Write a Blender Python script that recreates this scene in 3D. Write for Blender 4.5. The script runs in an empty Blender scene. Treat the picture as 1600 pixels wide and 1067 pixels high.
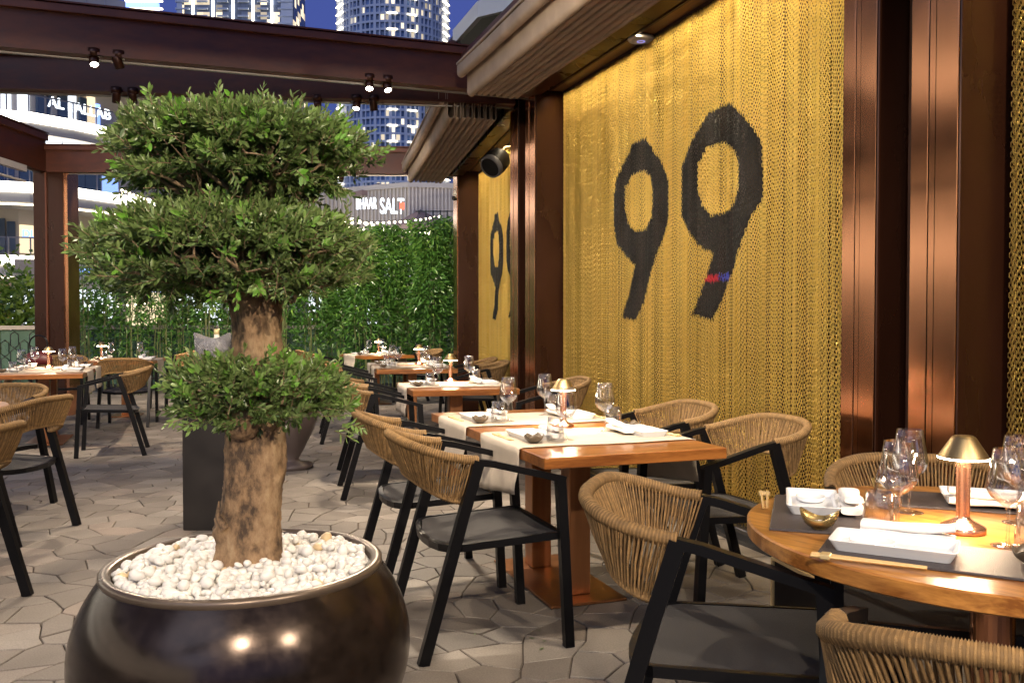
import bpy, math, random
import numpy as np
from mathutils import Vector, Matrix
R = math.radians
SC = bpy.context.scene
COL = SC.collection

# ------------------------------------------------------------------ camera, world, exposure
cam = bpy.data.cameras.new("camera"); co = bpy.data.objects.new("camera", cam); COL.objects.link(co)
cam.sensor_width = 36; cam.lens = 1380 / 1600 * 36; cam.clip_start = .05; cam.clip_end = 3000
co.location = (0, 0, 1.273); co.rotation_euler = (R(90 - 1.39), 0, R(-19.5))
SC.camera = co
W = bpy.data.worlds.new("World"); SC.world = W; W.use_nodes = True
nt = W.node_tree; bg = nt.nodes["Background"]
sky = nt.nodes.new("ShaderNodeTexSky"); sky.sky_type = 'NISHITA'; sky.sun_disc = False
sky.sun_elevation = R(-0.5); sky.sun_rotation = R(200); sky.ozone_density = 8
glow = nt.nodes.new("ShaderNodeMix"); glow.data_type = 'RGBA'; glow.blend_type = 'ADD'; glow.inputs[0].default_value = 1
glow.inputs[7].default_value = (.075, .088, .075, 1)      # glow of the city on the night air
nt.links.new(sky.outputs[0], glow.inputs[6]); nt.links.new(glow.outputs[2], bg.inputs[0]); bg.inputs[1].default_value = .72
sl = bpy.data.lights.new("fill_sun", 'SUN'); sl.energy = .58; sl.angle = R(40); sl.color = (.72, .80, 1)  # cool fill sun, added to lift the towers and the terrace
so = bpy.data.objects.new("fill_sun", sl); COL.objects.link(so); so.rotation_euler = Vector((.55, .62, -.62)).to_track_quat('-Z', 'Y').to_euler()
SC.view_settings.view_transform = 'Standard'; SC.view_settings.look = 'None'
SC.view_settings.gamma = 1; SC.view_settings.exposure = 0.12
SC.cycles.use_denoising = True
SC.cycles.max_bounces = 8; SC.cycles.transparent_max_bounces = 24
SC.cycles.sample_clamp_indirect = 6; SC.cycles.sample_clamp_direct = 0
SC.cycles.caustics_reflective = False; SC.cycles.caustics_refractive = False

# ------------------------------------------------------------------ helpers
rng = random.Random(7); nr = np.random.default_rng(11)
TH = R(19.5)
def vw(px, zc):
    """ground point seen in column px (of 1600) at depth zc"""
    xc = (px - 800) / 1380 * zc
    return (xc * math.cos(TH) + zc * math.sin(TH), zc * math.cos(TH) - xc * math.sin(TH))
def hz(py, zc): return 1.273 - (py - 500) * zc / 1380

class MB:
    def __init__(s): s.v = []; s.f = []; s.m = []; s.sm = []
    def add(s, vs, fs, mi=0, smooth=False, M=None):
        n = len(s.v)
        if M is not None: vs = [tuple(M @ Vector(v)) for v in vs]
        s.v += [tuple(v) for v in vs]; s.f += [tuple(n + i for i in f) for f in fs]
        s.m += [mi] * len(fs); s.sm += [smooth] * len(fs)
        return s
    def box(s, c, d, mi=0, M=None, rz=0, bev=0):
        x, y, z = (q / 2 for q in d)
        b = min(bev, x * .9, y * .9, z * .9)
        T = Matrix.Translation(c) @ Matrix.Rotation(rz, 4, 'Z')
        if M is not None: T = M @ T
        if b <= 0:
            vs = [(i * x, j * y, k * z) for k in (-1, 1) for j in (-1, 1) for i in (-1, 1)]
            fs = [(0, 2, 3, 1), (4, 5, 7, 6), (0, 1, 5, 4), (2, 6, 7, 3), (0, 4, 6, 2), (1, 3, 7, 5)]
        else:
            vs = []; idx = {}
            for k in (-1, 1):
                for j in (-1, 1):
                    for i in (-1, 1):
                        for a in range(3):
                            p = [i * (x - b), j * (y - b), k * (z - b)]
                            p[a] = (i * x, j * y, k * z)[a]
                            idx[(i, j, k, a)] = len(vs); vs.append(tuple(p))
            fs = []
            for a in range(3):
                o = [q for q in range(3) if q != a]
                for sg in (-1, 1):
                    r = []
                    for (u, w) in ((-1, -1), (1, -1), (1, 1), (-1, 1)):
                        k3 = [0, 0, 0]; k3[a] = sg; k3[o[0]] = u; k3[o[1]] = w
                        r.append(idx[(k3[0], k3[1], k3[2], a)])
                    fs.append(r if sg * (1 if a != 1 else -1) > 0 else r[::-1])
            for a in range(3):
                o = [q for q in range(3) if q != a]
                for u in (-1, 1):
                    for w in (-1, 1):
                        k0 = [0, 0, 0]; k0[o[0]] = u; k0[o[1]] = w
                        k1 = k0[:]; k0[a] = -1; k1[a] = 1
                        fs.append((idx[(*k0, o[0])], idx[(*k1, o[0])], idx[(*k1, o[1])], idx[(*k0, o[1])]))
            for k in (-1, 1):
                for j in (-1, 1):
                    for i in (-1, 1):
                        fs.append((idx[(i, j, k, 0)], idx[(i, j, k, 1)], idx[(i, j, k, 2)]))
        return s.add(vs, fs, mi, False, T)
    def prism(s, poly, z0, z1, mi=0, M=None, smooth=False):
        n = len(poly)
        vs = [(x, y, z0) for x, y in poly] + [(x, y, z1) for x, y in poly]
        s.add(vs, [tuple(range(n))[::-1], tuple(range(n, 2 * n))], mi, False, M)
        s.add(vs, [(i, (i + 1) % n, n + (i + 1) % n, n + i) for i in range(n)], mi, smooth, M)
        return s
    def lathe(s, prof, n=24, mi=0, M=None, smooth=True, close=False):
        vs = []; fs = []
        for r, z in prof:
            for k in range(n):
                a = 2 * math.pi * k / n; vs.append((r * math.cos(a), r * math.sin(a), z))
        for i in range(len(prof) - 1):
            for k in range(n):
                k2 = (k + 1) % n
                fs.append((i * n + k, i * n + k2, (i + 1) * n + k2, (i + 1) * n + k))
        return s.add(vs, fs, mi, smooth, M)
    def tube(s, pts, rad, n=8, mi=0, M=None, smooth=True, caps=True, closed=False, sq=None):
        pts = [Vector(p) for p in pts]; m = len(pts)
        rr = rad if isinstance(rad, (list, tuple)) else [rad] * m
        vs = []; fs = []; up = None
        for i, p in enumerate(pts):
            if closed: t = pts[(i + 1) % m] - pts[i - 1]
            else: t = pts[min(i + 1, m - 1)] - pts[max(i - 1, 0)]
            if t.length < 1e-9: t = Vector((0, 0, 1))
            t.normalize()
            if up is None:
                up = Vector((0, 0, 1)) if abs(t.z) < .9 else Vector((1, 0, 0))
            a = t.cross(up)
            if a.length < 1e-6: a = t.orthogonal()
            a.normalize(); up = a.cross(t).normalized()
            for k in range(n):
                if sq: 
                    ca, sa = ((-1, -1), (1, -1), (1, 1), (-1, 1))[k]
                    vs.append(p + a * ca * sq[0] + up * sa * sq[1])
                else:
                    an = 2 * math.pi * k / n; vs.append(p + a * math.cos(an) * rr[i] + up * math.sin(an) * rr[i])
        for i in range(m if closed else m - 1):
            j = (i + 1) % m
            for k in range(n):
                k2 = (k + 1) % n
                fs.append((i * n + k, j * n + k, j * n + k2, i * n + k2))
        s.add(vs, fs, mi, smooth and not sq, M)
        if caps and not closed:
            s.add(vs, [tuple(range(n)), tuple(range((m - 1) * n, m * n))[::-1]], mi, False, M)
        return s
    def build(s, name, mats, parent=None, M=None, loc=None, rz=0):
        me = bpy.data.meshes.new(name); me.from_pydata(s.v, [], s.f)
        if not isinstance(mats, (list, tuple)): mats = [mats]
        for m in mats: me.materials.append(m)
        me.polygons.foreach_set("material_index", s.m); me.polygons.foreach_set("use_smooth", s.sm)
        me.validate(); me.update()
        o = bpy.data.objects.new(name, me); COL.objects.link(o)
        if parent: o.parent = parent
        if loc: o.location = loc
        if rz: o.rotation_euler.z = rz
        return o

def fastmesh(name, V, F, mats, mi=None, smooth=False, tint=None, parent=None):
    me = bpy.data.meshes.new(name)
    V = np.asarray(V, np.float32); F = np.asarray(F, np.int32)
    k = F.shape[1]; nF = len(F)
    me.vertices.add(len(V)); me.vertices.foreach_set("co", V.ravel())
    me.loops.add(nF * k); me.loops.foreach_set("vertex_index", F.ravel())
    me.polygons.add(nF); me.polygons.foreach_set("loop_start", np.arange(nF, dtype=np.int32) * k)
    me.polygons.foreach_set("loop_total", np.full(nF, k, np.int32))
    me.polygons.foreach_set("use_smooth", np.full(nF, smooth, bool))
    if not isinstance(mats, (list, tuple)): mats = [mats]
    for m in mats: me.materials.append(m)
    if mi is not None: me.polygons.foreach_set("material_index", np.asarray(mi, np.int32))
    if tint is not None:
        at = me.attributes.new("tint", 'FLOAT', 'FACE'); at.data.foreach_set("value", np.asarray(tint, np.float32))
    me.update(calc_edges=True)
    o = bpy.data.objects.new(name, me); COL.objects.link(o)
    if parent: o.parent = parent
    return o

def tag(o, label=None, cat=None, group=None, kind=None):
    if label: o["label"] = label
    if cat: o["category"] = cat
    if group: o["group"] = group
    if kind: o["kind"] = kind
    return o
def thing(name, label, cat, loc=(0, 0, 0), rz=0, group=None):
    o = bpy.data.objects.new(name, None); COL.objects.link(o); o.empty_display_size = .1
    o.location = loc; o.rotation_euler.z = rz
    return tag(o, label, cat, group)
def dup(src, loc, rz=0, label=None, group=None):
    r = src.copy(); COL.objects.link(r); r.location = loc; r.rotation_euler.z = rz
    if label: r["label"] = label
    if group: r["group"] = group
    for ch in src.children:
        c = ch.copy(); COL.objects.link(c); c.parent = r
        for g in ch.children:
            d = g.copy(); COL.objects.link(d); d.parent = c
    return r

# ------------------------------------------------------------------ materials
MATS = {}
def mat(name, col=(.5, .5, .5), rough=.5, metal=0, bump=None, vary=None, emit=None, spec=.5, coat=0, trans=0, sheen=0):
    m = bpy.data.materials.new(name); m.use_nodes = True; n = m.node_tree; b = n.nodes["Principled BSDF"]
    b.inputs["Base Color"].default_value = (*col, 1); b.inputs["Roughness"].default_value = rough
    b.inputs["Metallic"].default_value = metal; b.inputs["Specular IOR Level"].default_value = spec
    if coat: b.inputs["Coat Weight"].default_value = coat; b.inputs["Coat Roughness"].default_value = .12
    if sheen: b.inputs["Sheen Weight"].default_value = sheen
    if emit: b.inputs["Emission Color"].default_value = (*emit[0], 1); b.inputs["Emission Strength"].default_value = emit[1]
    tc = n.nodes.new("ShaderNodeTexCoord")
    if vary:   # (scale, amount, stretch)
        nz = n.nodes.new("ShaderNodeTexNoise"); nz.inputs["Scale"].default_value = vary[0]; nz.inputs["Detail"].default_value = 6
        mp = n.nodes.new("ShaderNodeMapping"); mp.inputs["Scale"].default_value = vary[2] if len(vary) > 2 else (1, 1, 1)
        n.links.new(tc.outputs["Object"], mp.inputs[0]); n.links.new(mp.outputs[0], nz.inputs["Vector"])
        rp = n.nodes.new("ShaderNodeValToRGB"); a = vary[1]
        rp.color_ramp.elements[0].position = .3; rp.color_ramp.elements[1].position = .7
        rp.color_ramp.elements[0].color = (*[c * (1 - a) for c in col], 1); rp.color_ramp.elements[1].color = (*[min(1, c * (1 + a)) for c in col], 1)
        n.links.new(nz.outputs["Fac"], rp.inputs[0]); n.links.new(rp.outputs[0], b.inputs["Base Color"])
        mr = n.nodes.new("ShaderNodeMapRange"); mr.inputs[3].default_value = max(0, rough - .1); mr.inputs[4].default_value = min(1, rough + .12)
        n.links.new(nz.outputs["Fac"], mr.inputs[0]); n.links.new(mr.outputs[0], b.inputs["Roughness"])
    if bump:   # (scale, strength, stretch)
        nz = n.nodes.new("ShaderNodeTexNoise"); nz.inputs["Scale"].default_value = bump[0]; nz.inputs["Detail"].default_value = 4
        mp = n.nodes.new("ShaderNodeMapping"); mp.inputs["Scale"].default_value = bump[2] if len(bump) > 2 else (1, 1, 1)
        n.links.new(tc.outputs["Object"], mp.inputs[0]); n.links.new(mp.outputs[0], nz.inputs["Vector"])
        bp = n.nodes.new("ShaderNodeBump"); bp.inputs["Strength"].default_value = bump[1]; bp.inputs["Distance"].default_value = .01
        n.links.new(nz.outputs["Fac"], bp.inputs["Height"]); n.links.new(bp.outputs[0], b.inputs["Normal"])
    MATS[name] = m
    return m
def emis(name, col, s):
    return mat(name, (.02, .02, .02), .6, emit=(col, s))

M_gold = mat("gold_chain_metal", (.80, .56, .145), .29, 1)
M_blackchain = mat("black_chain_metal", (.05, .048, .045), .27, .85)
M_redchain = mat("red_chain_metal", (.6, .02, .04), .35, .6)
M_bluechain = mat("blue_chain_metal", (.06, .08, .5), .35, .6)
M_bronze = mat("polished_bronze", (.55, .25, .13), .19, 1, vary=(2, .35, (1, 1, .35)), bump=(3, .16, (1, 1, .4)))
M_panel = mat("dark_bronze_panel", (.040, .0135, .0065), .28, .45, vary=(4, .2, (1, 1, .3)))
M_recess = mat("recess_brown", (.03, .012, .008), .5)
M_beam = mat("beam_brown_paint", (.080, .021, .0075), .5, .1, vary=(6, .25, (1, 1, 3)), bump=(30, .05))
M_beamlip = mat("beam_flange_paint", (.125, .040, .018), .42, .2, vary=(6, .2))
M_soffit = mat("soffit_veneer", (.20, .10, .045), .35, vary=(8, .3, (8, .6, 1)))
M_awning = mat("awning_canvas", (.42, .33, .25), .85, vary=(5, .15, (1, .3, 1)), bump=(120, .08))
M_black = mat("black_powder_coat", (.004, .004, .005), .34, 0, spec=.22)
M_curb = mat("black_stone_plinth", (.02, .02, .022), .18, bump=(20, .05))
M_seat = mat("charcoal_sling_fabric", (.030, .028, .029), .8, bump=(400, .35), vary=(30, .15))
M_rope = mat("tan_rope", (.28, .165, .062), .7, vary=(60, .35), bump=(500, .5))
M_rope2 = mat("tan_rope_dark_strand", (.165, .095, .034), .75, vary=(60, .3))
M_cloth = mat("cream_linen", (.46, .40, .325), .85, bump=(250, .25), vary=(12, .05))
M_porc = mat("white_porcelain", (.80, .82, .84), .12, coat=.3)
M_napkin = mat("white_napkin", (.82, .80, .78), .9, bump=(200, .2))
M_slate = mat("slate_placemat", (.05, .042, .045), .5, bump=(300, .3))
M_stone = mat("brown_glazed_bowl", (.10, .075, .05), .35, vary=(30, .4))
M_goldbowl = mat("gold_glazed_bowl", (.42, .30, .12), .28, .7, vary=(30, .3))
M_brass = mat("brass", (.75, .58, .30), .4, .6)
M_stick = mat("gold_chopstick", (.68, .46, .20), .35, .3)
M_lamp = mat("brushed_copper", (.78, .42, .27), .25, 1, bump=(60, .15, (1, 1, 8)))
M_lampshade = mat("aged_brass_shade", (.42, .31, .15), .42, 1, bump=(60, .1, (1, 1, 8)))
M_copperbase = mat("brushed_copper_pedestal", (.36, .165, .075), .34, .95, vary=(5, .15, (6, 6, .4)), bump=(80, .06, (1, 1, .1)))
M_white = mat("white_plastic", (.75, .72, .68), .5)
M_pebble = mat("white_pebble", (.68, .66, .62), .3, vary=(9, .08))
M_pebble2 = mat("tan_pebble", (.62, .47, .27), .4)
M_pot = mat("dark_metallic_glaze", (.040, .028, .022), .20, .7, vary=(26, .22), bump=(220, .02))
M_potrim = mat("pot_rim_glaze", (.13, .098, .072), .30, .5, vary=(7, .2))
M_soil = mat("soil", (.05, .035, .02), .9)
M_plinth = mat("dark_stone_plinth", (.014, .011, .009), .45, vary=(6, .3))
M_urn = mat("brown_urn", (.11, .085, .08), .3)
M_speaker = mat("black_speaker", (.006, .006, .007), .5, spec=.2)
M_grey = mat("grey_plastic", (.10, .10, .115), .4)
M_ground = mat("dark_ground", (.06, .055, .05), .8, vary=(2, .3))
M_bottle = mat("bottle_cream", (.7, .68, .6), .3)
M_cork = mat("gold_foil_cap", (.6, .5, .25), .4, .3)
M_red = mat("dark_red_leather", (.09, .012, .012), .45)
M_stem = mat("bamboo_stem", (.10, .12, .04), .5)
M_bark = mat("olive_bark", (.33, .225, .13), .8)
M_twig = mat("twig_bark", (.27, .19, .115), .8, vary=(40, .3))
M_bulb = emis("bulb_glow", (1, .78, .54), 60)
M_spot = emis("spot_lens_glow", (1, .93, .82), 30)
M_led = emis("led_strip_white", (1, .93, .78), 7)
M_ledw = emis("led_strip_warm", (1, .87, .62), 5)
M_sign = emis("sign_white_neon", (.86, .93, 1), 3)
M_signred = emis("sign_red", (1, .1, .05), 3)
M_festoon = emis("festoon_bulb", (1, .88, .66), 9)
M_shopw = emis("shop_light_cool", (.85, .92, 1), 1.9)
M_shopy = emis("shop_light_warm", (1, .80, .50), 1.3)
M_shopb = emis("shop_light_blue", (.25, .40, 1), 2.2)
M_shopo = emis("shop_light_orange", (1, .36, .10), 1.2)
M_facade = mat("pale_facade_panels", (.42, .36, .30), .5, vary=(.3, .08))
M_slab = mat("mall_slab", (.50, .47, .44), .5)
M_dglass = mat("dark_shop_glass", (.05, .07, .09), .1)
M_metalfac = mat("grey_ribbed_facade", (.45, .40, .35), .45, .4)
M_tent = mat("mauve_canvas", (.28, .20, .19), .8)
M_railm = mat("rail_metal", (.30, .28, .27), .35, .8)
M_lattice = mat("lattice_black", (.03, .035, .035), .4, .5)
M_green_glass = mat("green_glass_panel", (.06, .12, .09), .25, vary=(1.5, .5))
M_canopy = mat("canopy_pale_green", (.30, .33, .27), .35)
M_canedge = mat("canopy_edge_white", (.75, .77, .75), .4)

# thin clear glass: transparent with fresnel reflections
def glassmat(name, tintc=(.98, .99, .99), edge=.55):
    m = bpy.data.materials.new(name); m.use_nodes = True; n = m.node_tree; n.nodes.clear()
    out = n.nodes.new("ShaderNodeOutputMaterial"); mx = n.nodes.new("ShaderNodeMixShader")
    tr = n.nodes.new("ShaderNodeBsdfTransparent"); tr.inputs[0].default_value = (*tintc, 1)
    gl = n.nodes.new("ShaderNodeBsdfGlossy"); gl.inputs["Roughness"].default_value = .03
    lw = n.nodes.new("ShaderNodeLayerWeight"); lw.inputs["Blend"].default_value = .38
    mp = n.nodes.new("ShaderNodeMapRange"); mp.inputs[3].default_value = .05; mp.inputs[4].default_value = edge
    n.links.new(lw.outputs["Facing"], mp.inputs[0]); n.links.new(mp.outputs[0], mx.inputs[0])
    n.links.new(tr.outputs[0], mx.inputs[1]); n.links.new(gl.outputs[0], mx.inputs[2]); n.links.new(mx.outputs[0], out.inputs[0])
    return m
M_glass = glassmat("clear_glass", (1, 1, 1), edge=.8)
M_bucket = mat("frosted_acrylic", (.80, .80, .84), .15)
M_bucket.node_tree.nodes["Principled BSDF"].inputs["Transmission Weight"].default_value = .82
M_bucket.node_tree.nodes["Principled BSDF"].inputs["IOR"].default_value = 1.2

def woodmat(name, dark, light, axis=(1, 9, 9), rough=.28):
    m = mat(name, light, rough, coat=.25); n = m.node_tree; b = n.nodes["Principled BSDF"]
    tc = n.nodes.new("ShaderNodeTexCoord"); mp = n.nodes.new("ShaderNodeMapping"); mp.inputs["Scale"].default_value = axis
    nz = n.nodes.new("ShaderNodeTexNoise"); nz.inputs["Scale"].default_value = 3.2; nz.inputs["Detail"].default_value = 8; nz.inputs["Distortion"].default_value = .6
    n2 = n.nodes.new("ShaderNodeTexNoise"); n2.inputs["Scale"].default_value = 22; n2.inputs["Detail"].default_value = 3
    ad = n.nodes.new("ShaderNodeMath"); ad.operation = 'MULTIPLY_ADD'; ad.inputs[1].default_value = .35
    rp = n.nodes.new("ShaderNodeValToRGB"); e = rp.color_ramp.elements
    e[0].position = .52; e[0].color = (*dark, 1); e[1].position = .80; e[1].color = (*light, 1)
    n.links.new(tc.outputs["Object"], mp.inputs[0]); n.links.new(mp.outputs[0], nz.inputs["Vector"]); n.links.new(mp.outputs[0], n2.inputs["Vector"])
    n.links.new(n2.outputs["Fac"], ad.inputs[0]); n.links.new(nz.outputs["Fac"], ad.inputs[2])
    n.links.new(ad.outputs[0], rp.inputs[0]); n.links.new(rp.outputs[0], b.inputs["Base Color"])
    return m
M_wood = woodmat("teak_wood", (.15, .048, .011), (.30, .112, .026))
M_woodr = woodmat("teak_wood_round", (.20, .070, .014), (.48, .215, .050), axis=(9, 1, 9))

def attr_ramp(m, stops, rough=.5):
    n = m.node_tree; b = n.nodes["Principled BSDF"]
    at = n.nodes.new("ShaderNodeAttribute"); at.attribute_name = "tint"; rp = n.nodes.new("ShaderNodeValToRGB")
    els = rp.color_ramp.elements
    while len(els) < len(stops): els.new(.5)
    for e, (p, c) in zip(els, stops): e.position = p; e.color = (*c, 1)
    n.links.new(at.outputs["Fac"], rp.inputs[0]); n.links.new(rp.outputs[0], b.inputs["Base Color"])
    return rp, b
def leafmat(name, stops, rough=.30, tr=.28):
    m = mat(name, (.08, .12, .04), rough); rp, b = attr_ramp(m, stops); n = m.node_tree
    out = n.nodes["Material Output"]; t = n.nodes.new("ShaderNodeBsdfTranslucent"); mx = n.nodes.new("ShaderNodeMixShader")
    mx.inputs[0].default_value = tr
    n.links.new(rp.outputs[0], t.inputs[0]); n.links.new(b.outputs[0], mx.inputs[1]); n.links.new(t.outputs[0], mx.inputs[2]); n.links.new(mx.outputs[0], out.inputs[0])
    return m
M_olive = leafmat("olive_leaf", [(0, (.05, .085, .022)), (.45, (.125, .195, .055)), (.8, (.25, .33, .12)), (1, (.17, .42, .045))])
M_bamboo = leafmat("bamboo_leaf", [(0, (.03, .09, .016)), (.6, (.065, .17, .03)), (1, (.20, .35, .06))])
M_lime = leafmat("lime_shrub_leaf", [(0, (.05, .12, .015)), (1, (.28, .40, .06))])

# paving with per-tile tint
M_paver = mat("stone_paver", (.35, .31, .27), .6)
rp, b = attr_ramp(M_paver, [(0, (.175, .150, .126)), (.5, (.225, .197, .168)), (.88, (.275, .246, .214)), (1, (.245, .192, .155))])
n = M_paver.node_tree
tc = n.nodes.new("ShaderNodeTexCoord"); nz = n.nodes.new("ShaderNodeTexNoise"); nz.inputs["Scale"].default_value = 160; nz.inputs["Detail"].default_value = 3
n3 = n.nodes.new("ShaderNodeTexNoise"); n3.inputs["Scale"].default_value = 2.5; n3.inputs["Detail"].default_value = 5
mx = n.nodes.new("ShaderNodeMix"); mx.data_type = 'RGBA'; mx.blend_type = 'MULTIPLY'; mx.inputs[0].default_value = 1
r2 = n.nodes.new("ShaderNodeValToRGB"); r2.color_ramp.elements[0].position = .3; r2.color_ramp.elements[0].color = (.52, .50, .48, 1); r2.color_ramp.elements[1].position = .7; r2.color_ramp.elements[1].color = (1.12, 1.12, 1.12, 1)
m2 = n.nodes.new("ShaderNodeMath"); m2.operation = 'MULTIPLY_ADD'; m2.inputs[1].default_value = .5
n.links.new(tc.outputs["Object"], nz.inputs["Vector"]); n.links.new(tc.outputs["Object"], n3.inputs["Vector"])
n.links.new(nz.outputs["Fac"], m2.inputs[0]); m3 = n.nodes.new("ShaderNodeMath"); m3.operation = 'MULTIPLY'; m3.inputs[1].default_value = .5
n.links.new(n3.outputs["Fac"], m3.inputs[0]); n.links.new(m3.outputs[0], m2.inputs[2]); n.links.new(m2.outputs[0], r2.inputs[0])
n.links.new(rp.outputs[0], mx.inputs[6]); n.links.new(r2.outputs[0], mx.inputs[7]); n.links.new(mx.outputs[2], b.inputs["Base Color"])
bp = n.nodes.new("ShaderNodeBump"); bp.inputs["Strength"].default_value = .35; bp.inputs["Distance"].default_value = .004
n.links.new(nz.outputs["Fac"], bp.inputs["Height"]); n.links.new(bp.outputs[0], b.inputs["Normal"])
M_grout = mat("grout", (.07, .055, .045), .9)

# bark detail
n = M_bark.node_tree; b = n.nodes["Principled BSDF"]
tc = n.nodes.new("ShaderNodeTexCoord"); mp = n.nodes.new("ShaderNodeMapping"); mp.inputs["Scale"].default_value = (1, 1, .55)
nz = n.nodes.new("ShaderNodeTexNoise"); nz.inputs["Scale"].default_value = 38; nz.inputs["Detail"].default_value = 9; nz.inputs["Roughness"].default_value = .65
n3 = n.nodes.new("ShaderNodeTexNoise"); n3.inputs["Scale"].default_value = 7; n3.inputs["Detail"].default_value = 4; n3.inputs["Distortion"].default_value = .8
rp = n.nodes.new("ShaderNodeValToRGB"); rp.color_ramp.elements[0].position = .40; rp.color_ramp.elements[0].color = (.055, .034, .02, 1)
rp.color_ramp.elements[1].position = .64; rp.color_ramp.elements[1].color = (.42, .30, .17, 1); e = rp.color_ramp.elements.new(.50); e.color = (.25, .155, .08, 1)
ad = n.nodes.new("ShaderNodeMath"); ad.operation = 'ADD'; mu = n.nodes.new("ShaderNodeMath"); mu.operation = 'MULTIPLY'; mu.inputs[1].default_value = .5; mu2 = n.nodes.new("ShaderNodeMath"); mu2.operation = 'MULTIPLY'; mu2.inputs[1].default_value = .5
n.links.new(tc.outputs["Object"], mp.inputs[0]); n.links.new(mp.outputs[0], nz.inputs["Vector"]); n.links.new(mp.outputs[0], n3.inputs["Vector"])
n.links.new(nz.outputs["Fac"], mu.inputs[0]); n.links.new(n3.outputs["Fac"], mu2.inputs[0]); n.links.new(mu.outputs[0], ad.inputs[0]); n.links.new(mu2.outputs[0], ad.inputs[1])
n.links.new(ad.outputs[0], rp.inputs[0]); n.links.new(rp.outputs[0], b.inputs["Base Color"])
bp = n.nodes.new("ShaderNodeBump"); bp.inputs["Strength"].default_value = 1; bp.inputs["Distance"].default_value = .014
n.links.new(ad.outputs[0], bp.inputs["Height"]); n.links.new(bp.outputs[0], b.inputs["Normal"])

# tower facades: glass with procedurally lit rooms
def towermat(name, polar, cellw, fh, base, lit=.16, zs=1):
    m = mat(name, base, .12); n = m.node_tree; b = n.nodes["Principled BSDF"]; L = n.links
    tc = n.nodes.new("ShaderNodeTexCoord"); sp = n.nodes.new("ShaderNodeSeparateXYZ"); L.new(tc.outputs["Object"], sp.inputs[0])
    def mth(op, a, bb=None):
        q = n.nodes.new("ShaderNodeMath"); q.operation = op
        for i, v in enumerate((a, bb)):
            if v is None: continue
            if isinstance(v, (int, float)): q.inputs[i].default_value = v
            else: L.new(v, q.inputs[i])
        return q.outputs[0]
    if polar: u = mth('ARCTAN2', sp.outputs[1], sp.outputs[0])
    else: u = mth('ADD', sp.outputs[0], sp.outputs[1])
    uc = mth('FLOOR', mth('DIVIDE', u, cellw)); vc = mth('FLOOR', mth('DIVIDE', sp.outputs[2], fh))
    cb = n.nodes.new("ShaderNodeCombineXYZ"); L.new(uc, cb.inputs[0]); L.new(vc, cb.inputs[1])
    wn = n.nodes.new("ShaderNodeTexWhiteNoise"); wn.noise_dimensions = '2D'; L.new(cb.outputs[0], wn.inputs["Vector"])
    th = mth('GREATER_THAN', wn.outputs["Value"], 1 - lit)
    w2 = n.nodes.new("ShaderNodeTexWhiteNoise"); w2.noise_dimensions = '3D'; c2 = n.nodes.new("ShaderNodeCombineXYZ")
    L.new(vc, c2.inputs[0]); L.new(uc, c2.inputs[1]); L.new(c2.outputs[0], w2.inputs["Vector"])
    br = mth('MULTIPLY', th, mth('ADD', mth('MULTIPLY', w2.outputs["Value"], 1.4), .25))
    amb = mth('ADD', br, 0.0)
    b.inputs["Emission Color"].default_value = (1, .80, .48, 1); L.new(amb, b.inputs["Emission Strength"])
    vv = n.nodes.new("ShaderNodeMapRange"); vv.inputs[3].default_value = .5; vv.inputs[4].default_value = 1.5; L.new(w2.outputs["Value"], vv.inputs[0])
    mm = n.nodes.new("ShaderNodeMix"); mm.data_type = 'RGBA'; mm.blend_type = 'MULTIPLY'; mm.inputs[0].default_value = 1; mm.inputs[6].default_value = (*base, 1)
    L.new(vv.outputs[0], mm.inputs[7]); L.new(mm.outputs[2], b.inputs["Base Color"])
    return m
M_tow2 = towermat("tower_glass_round", True, math.pi / 36, 3.4, (.18, .27, .44), .20)
M_tow1 = towermat("tower_glass_square", False, 3.0, 3.4, (.10, .13, .20), .22)
M_towslab = mat("tower_slab_pale", (.72, .77, .88), .6)

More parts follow.
